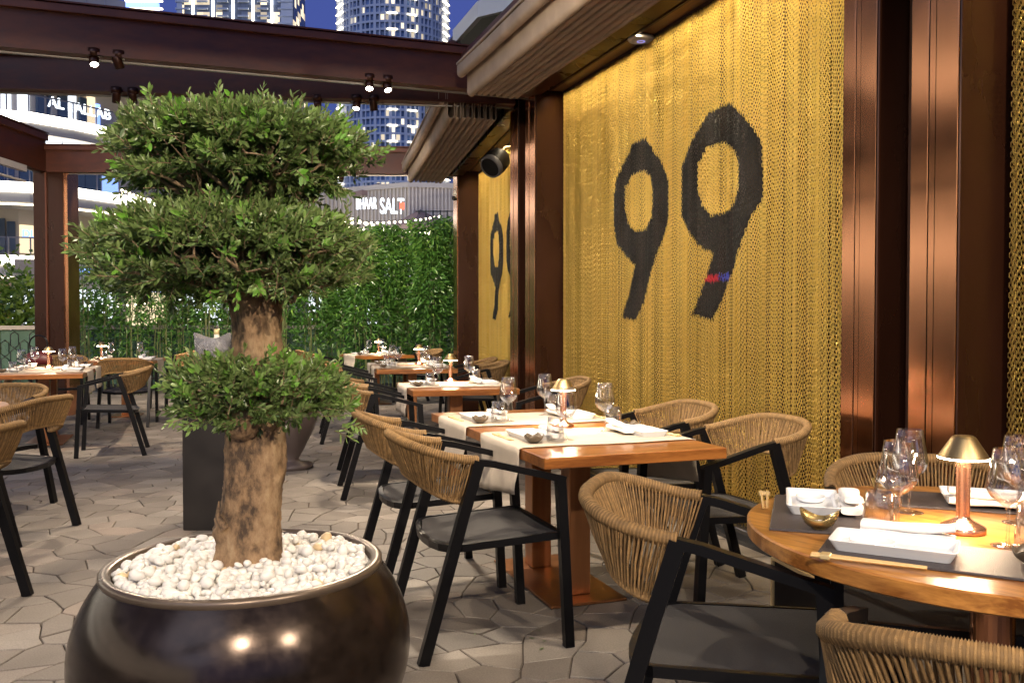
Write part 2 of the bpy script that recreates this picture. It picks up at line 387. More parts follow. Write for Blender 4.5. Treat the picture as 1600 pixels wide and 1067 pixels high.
# ------------------------------------------------------------------ setting: ground, paving
MB().box((0, 30, -.08), (400, 400, .1)).build("ground", M_ground)["kind"] = "structure"
bpy.data.objects["ground"]["kind"] = "structure"
def paving():
    # jittered hexagonal paving: every paver a bevelled polygon lying in a grout bed
    p = .218; x0, x1, y0, y1 = -7, 3.35, -2.5, 17
    H = {}
    def hv(i, j, k):
        # shared hexagon vertices on a triangular lattice, k=0,1 are the two vertices owned by cell (i,j)
        key = (i, j, k)
        if key not in H:
            cx = x0 + p * (i + .5 * (j % 2)); cy = y0 + p * .866 * j
            r = p / math.sqrt(3)
            if k == 0: vx, vy = cx, cy + r
            else: vx, vy = cx + p / 2, cy + r / 2
            q = random.Random(i * 7919 + j * 104729 + k * 13)
            H[key] = (vx + q.uniform(-.058, .058), vy + q.uniform(-.05, .05))
        return H[key]
    V = []; F4 = []; T = []
    mb_v = []; polys = []; tints = []
    ni = int((x1 - x0) / p) + 2; nj = int((y1 - y0) / (p * .866)) + 2
    g = .004
    for j in range(1, nj):
        for i in range(1, ni):
            o = j % 2
            # neighbours: vertices clockwise from the top
            vs = [hv(i, j, 0), hv(i, j, 1),
                  None, None, None, None]
            # lower-right vertex = top vertex of the cell below right
            vs[2] = hv(i + o, j - 1, 0)
            dl = (i - 1 + o, j - 1); dr = (i + o, j - 1)
            vs[3] = hv(dl[0], dl[1], 1)
            vs[4] = hv(dl[0], dl[1], 0)
            vs[5] = hv(i - 1, j, 1)
            cx = sum(v[0] for v in vs) / 6; cy = sum(v[1] for v in vs) / 6
            q = random.Random(i * 31 + j * 977)
            dz = q.uniform(-.0012, .0012); tx, ty = q.uniform(-.008, .008), q.uniform(-.008, .008)
            ring0 = []; ring1 = []; ring2 = []
            for x, y in vs:
                d = math.hypot(x - cx, y - cy)
                for ring, gg, z in ((ring0, g, -.012), (ring1, g, -.003), (ring2, g + .004, 0)):
                    s = 1 - gg / d
                    X = cx + (x - cx) * s; Y = cy + (y - cy) * s
                    ring.append((X, Y, z + dz + (X - cx) * tx + (Y - cy) * ty if z > -.01 else -.012))
            b0 = len(V); V += ring0 + ring1 + ring2
            t = q.random()
            for a in range(6):
                c = (a + 1) % 6
                polys.append((b0 + a, b0 + c, b0 + 6 + c, b0 + 6 + a)[::-1]); tints.append(t)
                polys.append((b0 + 6 + a, b0 + 6 + c, b0 + 12 + c, b0 + 12 + a)[::-1]); tints.append(t)
            polys.append(tuple(b0 + 12 + a for a in range(6))[::-1]); tints.append(t)
    me = bpy.data.meshes.new("paving"); me.from_pydata(V, [], polys); me.materials.append(M_paver)
    at = me.attributes.new("tint", 'FLOAT', 'FACE'); at.data.foreach_set("value", tints); me.update()
    o = bpy.data.objects.new("paving", me); COL.objects.link(o); o["kind"] = "structure"
    MB().box((-1.8, 7.2, -.02), (10.6, 20, .02)).build("paving_bed", M_grout)["kind"] = "structure"
    return o
PAV = paving()

# ------------------------------------------------------------------ pillars, wall, beams
def frame(o, a):  # local u along the wall, v outward from the wall face towards the terrace
    return Matrix(((math.sin(a), -math.cos(a), 0, o[0]), (math.cos(a), math.sin(a), 0, o[1]), (0, 0, 1, 0), (0, 0, 0, 1)))
F1 = frame((2.75, 2.63), 0)
F2 = frame((2.75, 7.15), R(7.5))
PZ = 3.9
def pillar(Fm, u0, label, long=True):
    t = thing("bronze_pillar", label, "pillar", (Fm @ Vector((u0 + .3, -.15, 0))).to_tuple(), 0, "bronze wall pillars")
    inv = Matrix.Translation(-Vector(t.location))
    M = inv @ Fm
    b = MB(); b.box((u0 + .12, -.16, PZ / 2), (.236, .316, PZ), M=M, bev=.004); b.box((u0 + .54, -.16, PZ / 2), (.206, .316, PZ), M=M, bev=.004)
    b.build("side_panel", M_panel, t)
    b = MB(); b.box((u0 + .335, -.24, PZ / 2), (.19, .16, PZ), M=M); b.build("recess_panel", M_recess, t)
    for a, w in ((u0 + .002, .24), (u0 + .437, .21)):
        b = MB()
        b.box((a + w * .24, .0045, PZ / 2), (w * .45, .006, PZ), M=M, bev=.0015)
        b.box((a + w * .545, .0015, PZ / 2), (w * .12, .006, PZ), M=M)
        b.box((a + w * .81, .0045, PZ / 2), (w * .37, .006, PZ), M=M, bev=.0015)
        b.build("cladding_strip", M_bronze, t)
    return t
pillar(F1, 0, "bronze pillar right of the near curtain of gold chains, behind the round table")
pillar(F1, 4.52, "bronze pillar in the middle, between the two chain curtains with the black figures 99")
t = thing("bronze_pillar", "far brown pillar at the end of the wall beside the green hedge", "pillar", (F2 @ Vector((4.5, -.15, 0))).to_tuple(), 0, "bronze wall pillars")
M = Matrix.Translation(-Vector(t.location)) @ F2
MB().box((4.52, -.16, PZ / 2), (.4, .38, PZ), M=M, bev=.006).build("side_panel", M_panel, t)
MB().box((4.52, .035, PZ / 2), (.36, .012, PZ), M=M, bev=.002).build("cladding_strip", M_bronze, t)

# the restaurant wall behind the chains, its plinth, soffit and edge beam
wall = thing("restaurant_wall", "brown restaurant wall behind the hanging chains, with black plinth and veneer soffit", "wall", (3.2, 5, 0))
inv = Matrix.Translation(-Vector(wall.location))
b = MB()
b.box((2.4, -.40, 2.2), (5.4, .1, 4.4), M=inv @ F1); b.box((-2.5, -.40, 2.2), (4.2, .1, 4.4), M=inv @ F1)
b.box((2.45, -.42, 2.2), (4.6, .1, 4.4), M=inv @ F2)
b.build("wall_panel", M_panel, wall)
b = MB()
b.box((2.58, -.265, .035), (3.87, .16, .07), M=inv @ F1, bev=.006); b.box((2.4, -.265, .035), (3.6, .16, .07), M=inv @ F2, bev=.006)
b.box((-2.4, -.265, .035), (4.7, .16, .07), M=inv @ F1, bev=.006)
b.box((2.58, -.16, .012), (3.87, .05, .024), M=inv @ F1)
b.build("plinth", M_curb, wall)
b = MB()
b.box((2.58, -.21, 3.27), (3.86, .28, .03), M=inv @ F1); b.box((2.4, -.21, 3.27), (3.7, .28, .03), M=inv @ F2); b.box((-2.4, -.21, 3.27), (4.7, .28, .03), M=inv @ F1)
b.build("soffit", M_soffit, wall)
b = MB()
b.box((2.58, .038, 3.42), (3.88, .145, .43), M=inv @ F1, bev=.004); b.box((2.42, .038, 3.42), (3.78, .145, .43), M=inv @ F2, bev=.004); b.box((-2.4, .038, 3.42), (4.7, .145, .43), M=inv @ F1)
b.build("edge_beam", M_panel, wall)

# chain curtains: every link is a real wire loop
DG = [([(5.639, 2.567), (5.829, 2.562), (5.974, 2.453), (6.087, 2.351), (6.144, 2.22), (6.142, 1.993), (6.083, 1.849), (5.913, 1.725), (5.776, 1.671), (6.003, 1.292), (5.766, 1.275), (5.613, 1.47), (5.451, 1.735), (5.312, 1.941), (5.309, 2.218), (5.409, 2.358), (5.538, 2.492)],
       [(5.671, 2.345), (5.537, 2.276), (5.503, 2.168), (5.518, 1.995), (5.633, 1.918), (5.771, 1.915), (5.915, 1.987), (5.964, 2.111), (5.954, 2.263), (5.845, 2.331)]),
      ([(4.6, 2.572), (4.812, 2.563), (4.943, 2.469), (5.052, 2.373), (5.137, 2.283), (5.143, 1.969), (5.048, 1.854), (4.909, 1.74), (4.741, 1.682), (4.992, 1.304), (4.747, 1.272), (4.685, 1.345), (4.577, 1.522), (4.45, 1.704), (4.35, 1.867), (4.247, 1.959), (4.251, 2.242), (4.312, 2.344), (4.447, 2.477), (4.564, 2.557)],
       [(4.634, 2.346), (4.537, 2.28), (4.471, 2.202), (4.476, 2.042), (4.534, 1.955), (4.629, 1.918), (4.779, 1.921), (4.885, 1.997), (4.94, 2.106), (4.941, 2.266), (4.836, 2.348)])]
def inpoly(P, x, y):
    P = np.array(P); c = np.zeros(x.shape, bool); n = len(P); j = n - 1
    for i in range(n):
        xi, yi = P[i]; xj, yj = P[j]
        cond = ((yi > y) != (yj > y)) & (x < (xj - xi) * (y - yi) / (yj - yi + 1e-12) + xi)
        c ^= cond; j = i
    return c
def chain_mesh(name, L, z0, z1, digits=True, parent=None, uoff=0.):
    pu, pz = .0142, .0195
    nu = int(L / pu); nz_ = int((z1 - z0) / pz)
    # template loop in local (a across, b up), then tube of 3 sides
    ring = []
    a_, b_ = .0070, .0146
    for k in range(6):
        t = math.pi * 2 * k / 6 + math.pi / 6
        ring.append((a_ * math.copysign(abs(math.cos(t)) ** .7, math.cos(t)), b_ * math.sin(t)))
    ring = np.array(ring); rw = .0023
    tv = []
    for k in range(6):
        t = math.pi * 2 * k / 6 + math.pi / 6; nrm = np.array([math.cos(t), math.sin(t)])
        for m in range(3):
            an = 2 * math.pi * m / 3
            q = ring[k] + nrm * rw * math.cos(an)
            tv.append((q[0], rw * math.sin(an), q[1]))
    tv = np.array(tv)
    tf = []
    for k in range(6):
        k2 = (k + 1) % 6
        for m in range(3):
            m2 = (m + 1) % 3
            tf.append((k * 3 + m, k2 * 3 + m, k2 * 3 + m2, k * 3 + m2))
    tf = np.array(tf)
    I, J = np.meshgrid(np.arange(nu), np.arange(nz_), indexing='ij')
    I = I.ravel(); J = J.ravel(); N = len(I)
    su = (np.arange(nu) + .5) * pu + nr.uniform(-.0022, .0022, nu)
    fold = np.cumsum(nr.normal(0, 1, nu)); k7 = np.ones(5) / 5
    fold = fold - np.convolve(fold, np.ones(31) / 31, 'same'); fold = np.convolve(fold, k7, 'same') * .0042
    twist = np.convolve(nr.normal(0, 1, nu), k7, 'same') * .38
    ph = nr.uniform(0, .02, nu); sway = nr.uniform(-.004, .004, nu)
    u = su[I] + sway[I] * (1 - J / nz_) * 1.5; v = np.clip(fold, -.03, .03)[I]; z = z0 + J * pz + ph[I]
    ang = np.where(J % 2 == 0, .62, -.62) + twist[I] + nr.normal(0, .06, N)
    ca, sa = np.cos(ang), np.sin(ang)
    X = u[:, None] + tv[None, :, 0] * ca[:, None] - tv[None, :, 1] * sa[:, None]
    Y = v[:, None] + tv[None, :, 0] * sa[:, None] + tv[None, :, 1] * ca[:, None]
    Z = z[:, None] + tv[None, :, 2]
    V = np.stack([X, Y, Z], -1).reshape(-1, 3)
    F = (tf[None] + (np.arange(N) * 18)[:, None, None]).reshape(-1, 4)
    mi = np.zeros(N, int)
    if digits:
        Yw = u + uoff
        for o, h in DG: mi[inpoly(o, Yw, z) & ~inpoly(h, Yw, z)] = 1
        st = (mi == 1) & (z > 1.512) & (z < 1.552) & (Yw < 5.1)
        mi[st & (Yw > 4.68)] = 2; mi[st & (Yw <= 4.68)] = 3
    return fastmesh(name, V, F, [M_gold, M_blackchain, M_redchain, M_bluechain], np.repeat(mi, 18), True, parent=parent)
def curtain(Fm, u0, L, label, src=None, digits=True, z=(.075, 3.235)):
    org = Fm @ Vector((u0, -.255, 0))
    a = math.atan2(Fm[1][0], Fm[0][0])
    t = thing("chain_curtain", label, "chain curtain", org, a, "gold chain curtains on the wall")
    if src: 
        c = src.copy(); COL.objects.link(c); c.parent = t
    else: c = chain_mesh("hanging_chains", L, z[0], z[1], digits, t, 2.63 + u0)
    MB().box((L / 2, 0, 3.243), (L, .03, .018)).build("hanging_rail", M_recess, t)
    return c
c1 = curtain(F1, .66, 3.84, "large curtain of gold chains with the big black figures 99, nearest and widest")
c2 = curtain(F2, .64, 3.84, "far curtain of gold chains, figures 99 half hidden by the middle pillar", src=c1)
curtain(F1, -1.3, 1.28, "strip of plain gold chains at the right edge, behind the nearest pillar", digits=False)

# beams
def beam(name, p0, p1, label, z0=3.22, z1=3.57, w=.16, group="brown pergola beams"):
    p0 = Vector((*p0, 0)); p1 = Vector((*p1, 0)); d = p1 - p0; L = d.length; a = math.atan2(d.y, d.x)
    t = thing(name, label, "beam", (p0.x, p0.y, z0), a, group)
    h = z1 - z0
    b = MB(); b.box((L / 2, 0, h * .42), (L, w - .05, h * .80)); b.box((L / 2, 0, .012), (L, w - .015, .022)); b.build("web", M_beam, t)
    b = MB(); b.box((L / 2, 0, h * .90), (L, w + .03, h * .17), bev=.004); b.box((L / 2, 0, h + .006), (L, w + .055, .012)); b.build("flange", M_beamlip, t)
    b = MB(); b.box((L / 2, -w * .32, -.006), (L, .03, .012)); b.build("cable_channel", M_railm, t)
    return t
BA = beam("pergola_beam", (2.745, 7.27), (-4.2, 7.27), "long brown pergola beam across the top left, nearest of the three, with two bright spotlights")
BB = beam("pergola_beam", (2.72, 7.62), (-3.6, 9.02), "brown pergola beam just behind the nearest one, with one bright spotlight")
BC = beam("pergola_beam", (3.3, 11.5), (-1.95, 13.15), "far brown pergola beam above the green hedge, ending at the left post")
# posts at left
post = thing("corner_post", "wide brown steel post at the left, in front of the lit shopping terraces", "post", (*vw(88, 11.9), 0), -TH)
MB().box((0, 0, 1.62), (.40, .34, 3.24), bev=.006).build("post_shaft", M_panel, post)
MB().box((.22, 0, 1.62), (.05, .30, 3.24)).build("door_edge", M_bronze, post)
MB().box((-.02, -.185, 1.62), (.02, .02, 3.2)).build("cable_trim", M_beamlip, post)
pb = beam("edge_beam", vw(70, 11.7), (-4.6, 6.2), "brown edge beam running from the left post out of the picture", 3.22, 3.72, .14)
# sloping glazed frame under the edge beam at far left
gf = thing("glazed_frame", "sloping pale metal frame with glass panes under the edge beam at far left", "window frame", (-2.05, 12.6, 0))
q0 = Vector((-2.06, 12.6, 3.18)); q1 = Vector((-4.2, 6.6, 3.2))
b = MB(); inv = Matrix.Translation(-Vector(gf.location))
b.tube([q0, q1], 0, 4, M=inv, sq=(.03, .04)); b.tube([q0 - Vector((0, 0, .16)), q1 - Vector((0, 0, .16))], 0, 4, M=inv, sq=(.022, .012))
b.tube([(*vw(60, 11.75), 3.2), (*vw(60, 11.75), 0)], 0, 4, M=inv, sq=(.015, .015)); b.build("frame_rails", M_slab, gf)
beam("pergola_beam", (2.745, 2.50), (-5.5, 2.50), "brown pergola beam overhead, out of view above the camera")
beam("pergola_beam", (2.745, -1.6), (-5.5, -1.6), "brown pergola beam behind the camera")

# retracted awnings
def awning(Fm, u0, u1, label):
    L = u1 - u0
    org = Fm @ Vector((u0, 0, 0)); a = math.atan2(Fm[1][0], Fm[0][0])
    t = thing("folded_awning", label, "awning", org, a, "folded canvas awnings")
    def pleat(v0, v1, zb, zt, thick=.004, sag=.0):
        b = MB(); r = (v1 - v0) / 2; c = (v0 + v1) / 2
        prof = []
        for k in range(9):
            an = math.pi * k / 8
            prof.append((c - r * math.cos(an), zb + r - r * math.sin(an)))
        prof = [(v0, zt)] + prof + [(v1, zt)]
        pin = [(c + (v - c) * (r - thick) / r, z + (thick if z < zb + r else 0)) for v, z in prof]
        nS = 9; vs = []; fs = []
        for i in range(nS):
            uu = L * i / (nS - 1); dz = -.012 * math.sin(math.pi * i / (nS - 1)) + rng.uniform(-.003, .003); dv = rng.uniform(-.003, .003)
            vs += [(uu, v + dv, z + dz) for v, z in prof] + [(uu, v + dv, z + dz) for v, z in pin]
        m = len(prof); w = 2 * m
        for i in range(nS - 1):
            for k in range(m - 1):
                fs.append((i * w + k, i * w + k + 1, (i + 1) * w + k + 1, (i + 1) * w + k))
                fs.append(((i + 1) * w + m + k, (i + 1) * w + m + k + 1, i * w + m + k + 1, i * w + m + k))
        b.add(vs, fs, 0, True)
        e = []
        for i in (0, nS - 1):
            for k in range(m - 1): e.append((i * w + k, i * w + m + k, i * w + m + k + 1, i * w + k + 1))
        b.add(vs, e, 0, False)
        return b.build("canvas_pleat", M_awning, t)
    pleat(.715, .782, 3.215, 3.31)
    MB().box((L / 2, .735, 3.322), (L, .115, .022), bev=.004).build("front_rail", M_awning, t)
    pleat(.634, .702, 3.075, 3.36)
    v = .620
    for k in range(7):
        pleat(v - .041, v - .002, 3.085 + rng.uniform(-.006, .006), 3.36); v -= .0535
    MB().box((L / 2, .42, 3.385), (L, .66, .05)).build("headbox", M_beam, t)
    return t
awning(F1, -1.6, 4.24, "large folded taupe canvas awning overhead, above the nearest gold chain curtain")
awning(F2, .46, 4.25, "smaller folded taupe canvas awning further back, with the open ends of its pleats showing")

# spotlights on the beams
def spotlight(p, lit, aim, label, power=60, size=70, soft=.04):
    t = thing("beam_spotlight", label, "spotlight", p, 0, "round spotlights under the beams")
    d = Vector(aim).normalized(); Q = d.to_track_quat('-Z', 'Y').to_matrix().to_4x4()
    MB().lathe([(.0, .06), (.033, .06), (.035, .055), (.035, -.03), (.030, -.03), (.030, .0)], 20, M=Q).build("housing", M_panel, t)
    MB().lathe([(0, .10), (.045, .10), (.045, .045), (0, .045)], 20).build("mount", M_panel, t)
    MB().lathe([(.0, -.004), (.029, -.004)], 20, M=Q @ Matrix.Translation((0, 0, -.012))).build("lens", M_spot if lit else M_grey, t)
    if lit:
        l = bpy.data.lights.new("spot_bulb", 'SPOT'); l.energy = power; l.color = (1, .82, .61); l.spot_size = R(size); l.spot_blend = .6; l.shadow_soft_size = soft
        lo = bpy.data.objects.new("spot_bulb", l); COL.objects.link(lo); lo.parent = t
        lo.location = d * .05; lo.rotation_euler = d.to_track_quat('-Z', 'Y').to_euler()
    return t
LP = 230
spotlight((-.717, 7.235, 3.175), True, (.15, -.62, -.9), "lit round spotlight under the nearest beam, alone at the upper left", LP, 90)
spotlight((-.549, 7.235, 3.175), False, (.3, .2, -1), "unlit bronze spotlight just right of the lit one at the upper left", 0)
spotlight((1.326, 7.235, 3.175), True, (-.1, -.62, -.9), "lit round spotlight under the nearest beam, left one of the close pair", LP, 90)
spotlight((1.476, 7.235, 3.175), True, (.1, -.62, -.9), "lit round spotlight under the nearest beam, right one of the close pair", LP, 90)
spotlight((1.321, 7.84, 3.15), True, (-.2, -.5, -.9), "lit round spotlight below the close pair, on the second beam", LP * .7, 95)
spotlight((1.467, 7.80, 3.15), False, (.2, .3, -1), "unlit bronze spotlight below the close pair of lit ones", 0)
spotlight((-.649, 8.26, 3.15), False, (-.1, .4, -1), "unlit bronze spotlight on the second beam at left, left one of two", 0)
spotlight((-.517, 8.24, 3.15), False, (.1, .4, -1), "unlit bronze spotlight on the second beam at left, right one of two", 0)
spotlight((1.9, 2.42, 3.15), True, (-.45, .55, -.75), "lit spotlight on the beam above the round table, out of view", LP * .75, 95)
spotlight((.25, 2.42, 3.15), True, (2.6, 2.55, -1.75), "added fill spotlight aimed at the gold chains, out of view above the camera", LP * 1.15, 75)  # unseen spot added to brighten the lower part of the chains
spotlight((.9, 2.42, 3.15), True, (.30, .75, -.62), "lit spotlight on the beam above the camera, out of view", LP * 1.0, 95)
spotlight((-1.1, 2.42, 3.15), True, (.35, .65, -.72), "lit spotlight on the beam up left of the camera, out of view", LP * .8, 100)
spotlight((-2.4, 2.42, 3.15), True, (-.05, .9, -.6), "lit spotlight on the beam far left, out of view", LP, 95)
spotlight((2.2, -1.5, 3.15), True, (-.1, .86, -.5), "lit spotlight on the rear beam near the wall, out of view", LP * 2.2, 80)
spotlight((-.3, -1.5, 3.15), True, (.05, .86, -.5), "lit spotlight on the rear beam behind the camera, out of view", LP * 2.6, 80)
spotlight((-1.9, 8.5, 3.15), True, (.2, .9, -.7), "added hedge light on the second beam, hidden behind the tree", LP * 2.6, 110)  # this and the following spots are added to brighten the hedge
spotlight((1.0, 7.96, 3.15), True, (.15, .95, -.65), "added hedge light on the second beam, hidden behind the treetop", LP * 1.5, 110)
spotlight((-1.1, 12.82, 3.15), True, (.05, .9, -.6), "added hedge light on the far beam, hidden behind the tree", LP * 2.4, 120)
spotlight((1.8, 11.9, 3.15), True, (.05, .9, -.6), "added hedge light on the far beam, above the hedge", LP * 2.8, 120)

# linear wall washers in the soffit slot
def washer(Fm, u0, u1, label, e=26):
    L = u1 - u0; org = Fm @ Vector((u0, -.11, 3.245)); a = math.atan2(Fm[1][0], Fm[0][0])
    t = thing("wall_washer", label, "strip light", org, a, "slim strip lights in the soffit")
    MB().box((L / 2, 0, 0), (L, .018, .016)).build("housing", M_recess, t)
    l = bpy.data.lights.new("strip_bulb", 'AREA'); l.shape = 'RECTANGLE'; l.size = L; l.size_y = .015; l.energy = e; l.color = (1, .80, .52); l.spread = R(140)
    lo = bpy.data.objects.new("strip_bulb", l); COL.objects.link(lo); lo.parent = t; lo.location = (L / 2, 0, -.012)
    d = Vector((0, -.35, -1)); lo.rotation_euler = d.to_track_quat('-Z', 'Y').to_euler()
    lo.rotation_euler = (R(-19), 0, 0)
    return t
washer(F1, .68, 4.46, "slim strip light in the soffit over the near chain curtain", 20)
washer(F2, .64, 4.2, "slim strip light in the soffit over the far chain curtain", 20)
washer(F1, -1.3, -.05, "slim strip light in the soffit over the strip of plain chains", 14)

# wifi disc, speaker, small camera
t = thing("ceiling_disc", "flat white round wireless unit on the soffit above the gold chains", "wireless unit", (2.925, 5.56, 3.215))
MB().lathe([(0, 0), (.06, 0), (.088, .006), (.094, .018), (.09, .028), (0, .03)], 36).build("cover", M_white, t)
MB().lathe([(0, .028), (.075, .028), (.075, .036)], 24).build("mount", M_recess, t)
MB().lathe([(.022, -.0015), (.028, -.0015)], 24).build("status_ring", emis("status_glow", (.35, .35, 1), 1.5), t)
sp = F2 @ Vector((1.72, .02, 2.93))
t = thing("wall_speaker", "black rounded loudspeaker with grey front ring, mounted high by the far chain curtain", "speaker", sp)
t.rotation_euler.z = 0
Q = Vector((-.70, -.42, -.60)).to_track_quat('-Z', 'Y').to_matrix().to_4x4()
MB().lathe([(0, .15), (.085, .14), (.12, .09), (.13, .0), (.125, -.06)], 32, M=Q).build("cabinet", M_speaker, t)
MB().lathe([(.125, -.06), (.128, -.075), (.12, -.115), (.108, -.12), (.104, -.112)], 32, M=Q).build("front_ring", M_grey, t)
MB().lathe([(.0, -.105), (.104, -.108)], 32, M=Q).build("grille", M_speaker, t)
MB().tube([(.06, .04, .08), (.12, .06, .17), (.26, .06, .2)], .015, 8).build("bracket", M_brass, t)
sp = F2 @ Vector((4.05, .12, 2.86))
t = thing("security_camera", "small white security camera under the far end of the awning", "camera", sp, R(-120))
MB().box((.0, 0, 0), (.10, .05, .045), bev=.008).build("body", M_speaker, t)
MB().tube([(-.03, 0, .02), (-.03, 0, .12)], .012, 8).box((-.02, 0, .06), (.05, .05, .03), bev=.006).build("bracket", M_white, t)

# ------------------------------------------------------------------ chairs (local +X is forward)
def make_chair():
    t = thing("rope_armchair", "x", "chair")
    w = .277; hs = .0165
    for s in (-1, 1):
        MB().tube([(.292, s * w, 0), (.268, s * w, .45), (.255, s * w, .655)], 0, 4, sq=(hs, hs * 1.15)).box((.292, s * w, .003), (.034, .034, .006)).build("front_leg", M_black, t)
        MB().tube([(-.292, s * w, 0), (-.135, s * w, .55), (-.075, s * w, .745)], 0, 4, sq=(hs, hs * 1.25)).build("rear_leg", M_black, t)
        MB().tube([(-.078, s * w, .741), (-.02, s * w, .731), (.274, s * w, .655)], 0, 4, sq=(hs * 1.02, .0125)).build("armrest", M_black, t)
    # seat: sling with a rounded rear edge and its frame
    def out(k):
        pts = [(.262, -w + .018), (.262, w - .018)]
        for i in range(9):
            a = math.pi * i / 8
            pts.append((-.135 - .085 * math.sin(a) ** .8, (w - .022) * math.cos(a)))
        return [(x * k if x > 0 else x * k, y * k) for x, y in pts]
    b = MB(); P = out(1); n = len(P)
    def zz(x, y): return .449 - (.26 - x) * .045 - .012 * (1 - (y / w) ** 2)
    G = []; nx, ny = 9, 9
    xs = [.262 - .482 * i / nx for i in range(nx + 1)]
    for i, x in enumerate(xs):
        if x > -.135: ww = w - .018
        else:
            q = min(1, (-.135 - x) / .085); ww = (w - .022) * math.sqrt(max(0.02, 1 - q ** 2.5))
        for j in range(ny + 1):
            y = -ww + 2 * ww * j / ny; G.append((x, y, zz(x, y)))
    f = [(i * (ny + 1) + j, i * (ny + 1) + j + 1, (i + 1) * (ny + 1) + j + 1, (i + 1) * (ny + 1) + j) for i in range(nx) for j in range(ny)]
    b.add(G, f, 0, True); b.add([(x, y, z - .012) for x, y, z in G], [q[::-1] for q in f], 0, True)
    b.build("seat", M_seat, t)
    b = MB()
    b.tube([(x, y, zz(x, y) - .012) for x, y in P + [P[0]]], 0, 4, sq=(.010, .014))
    b.build("seat_frame", M_black, t)
    # rope back: top rail and bottom rail with cords between
    def rail(top, q):   # q in -1..1 around the back
        s = 1 if q > 0 else -1; a = abs(q) 
        if top:
            x0, xb, z0, zb = -.078, -.345, .748, .815; wy = .272; fl = .012
        else:
            x0, xb, z0, zb = -.128, -.280, .590, .655; wy = .250; fl = 0
        th = (1 - a) * math.pi / 2   # 0 at the leg, pi/2 at the middle
        sx = math.sin(th) ** .75; cy = math.cos(th) ** .62 if th < math.pi / 2 - 1e-6 else 0
        x = x0 + (xb - x0) * sx; y = s * (wy + fl * math.sin(2 * th)) * cy
        z = z0 + (zb - z0) * math.sin(th) ** 1.2
        return Vector((x, y, z))
    N = 60
    top = [rail(True, -1 + 2 * i / N) for i in range(N + 1)]; bot = [rail(False, -1 + 2 * i / N) for i in range(N + 1)]
    MB().tube(top, .0125, 8).tube(bot, .008, 6).build("back_rail", M_black, t)
    def resample(P, n):
        d = [0]
        for i in range(1, len(P)): d.append(d[-1] + (P[i] - P[i - 1]).length)
        o = []; k = 0
        for i in range(n):
            s = d[-1] * i / (n - 1)
            while k < len(P) - 2 and d[k + 1] < s: k += 1
            f = (s - d[k]) / max(1e-9, d[k + 1] - d[k]); o.append(P[k].lerp(P[k + 1], f))
        return o, d[-1]
    b = MB()
    # wound cord round the top rail: ribbed tube
    nW = 420; Tp, LT = resample(top, nW)
    rr = [.0178 + (.0018 if i % 2 else -.0022) for i in range(nW)]
    b.tube(Tp, rr, 9)
    for q in range((nW - 1) * 9): b.m[q] = (q // 9 // 2) % 2
    Bp, LB = resample(bot, 140)
    b.tube(Bp, [.0115 + (.0015 if i % 2 else -.001) for i in range(140)], 7)
    b.cord = 0
    nC = 80; A, _ = resample(top, nC); B, _ = resample(bot, nC)
    for i in range(nC):
        for k, off in ((0, .013), (1, -.012)):
            j = min(nC - 1, max(0, i + (1 if k else -1)))
            a = A[i]; c = B[j]
            mid = (a + c) / 2; o = Vector((mid.x + .02, mid.y, 0)); 
            if o.length > 1e-5: o.normalize()
            a2 = a + o * off; c2 = c + o * off * .7; m2 = (a2 + c2) / 2 + o * (.004 if k == 0 else -.002) + Vector((rng.uniform(-.002, .002), rng.uniform(-.002, .002), 0))
            b.tube([a2, m2, c2], .0031, 4, 1 if (i * 7 + k * 3) % 5 < 2 else 0, caps=False)
    b.build("rope_back", [M_rope, M_rope2], t)
    return t
CH0 = make_chair(); ch_used = [False]
def chair(x, y, deg, label, group="rope armchairs"):
    if not ch_used[0]:
        ch_used[0] = True; CH0.location = (x, y, 0); CH0.rotation_euler.z = R(deg); tag(CH0, label, "chair", group); return CH0
    return dup(CH0, (x, y, 0), R(deg), label, group)
chair(1.06, 3.43, 0, "armchair left of the large table, fully in view right of the metallic planter")
chair(1.06, 4.24, 0, "second armchair left of the large table, partly hidden by the nearer one")
chair(2.235, 3.45, 180, "armchair against the gold chains, near right corner of the large table")
chair(2.25, 4.22, 180, "armchair against the gold chains, at the far right side of the large table")
chair(1.303, 2.02, -37.5, "big armchair in the foreground left of the round table")
chair(1.293, 1.112, 42, "armchair at the bottom right corner, only its rope back in the picture")
chair(2.03, 2.03, 234, "armchair on the far side of the round table, behind the glasses and the copper lamp")
chair(1.27, 6.51, -6, "armchair left of the second table, its slanting black leg standing near the tree foliage")
chair(1.37, 7.24, -6, "armchair behind the one left of the second table, mostly hidden")
chair(2.50, 6.36, 174, "armchair right of the second table, in front of the middle bronze pillar")
chair(1.50, 9.40, -8, "armchair at the near left side of the third table")
chair(1.60, 10.25, -8, "armchair at the far left side of the third table")
chair(2.86, 9.25, 172, "armchair at the near right side of the third table, against the far gold chains")
chair(3.00, 10.1, 172, "armchair at the far right side of the third table, against the far gold chains")
chair(1.72, 13.5, 8, "armchair left of the farthest table, close to the hedge")
chair(3.15, 13.2, 190, "armchair right of the farthest table, half hidden by the lamps")
chair(-.785, 9.25, 180, "armchair seen from its side at the right end of the left dining table")
chair(-1.108, 5.917, 154, "armchair seen from behind at the left edge, its whole rope back in view")
chair(-1.11, 4.38, 165, "armchair cut by the left edge of the picture, nearest of the left chairs")
chair(-1.34, 6.71, 245, "armchair at the far side of the left round table, cut by the left edge")
chair(-.82, 11.62, 82, "armchair with its rope back towards the camera, behind the one at the left dining table")
chair(-1.62, 12.15, 268, "armchair behind the left dining table, facing the camera, near the left post")
chair(-.30, 13.6, 205, "armchair at the right side of the farthest left table, beside the ice buckets")
chair(-2.35, 10.2, 0, "armchair at the left side of the left dining table, outside the picture edge")

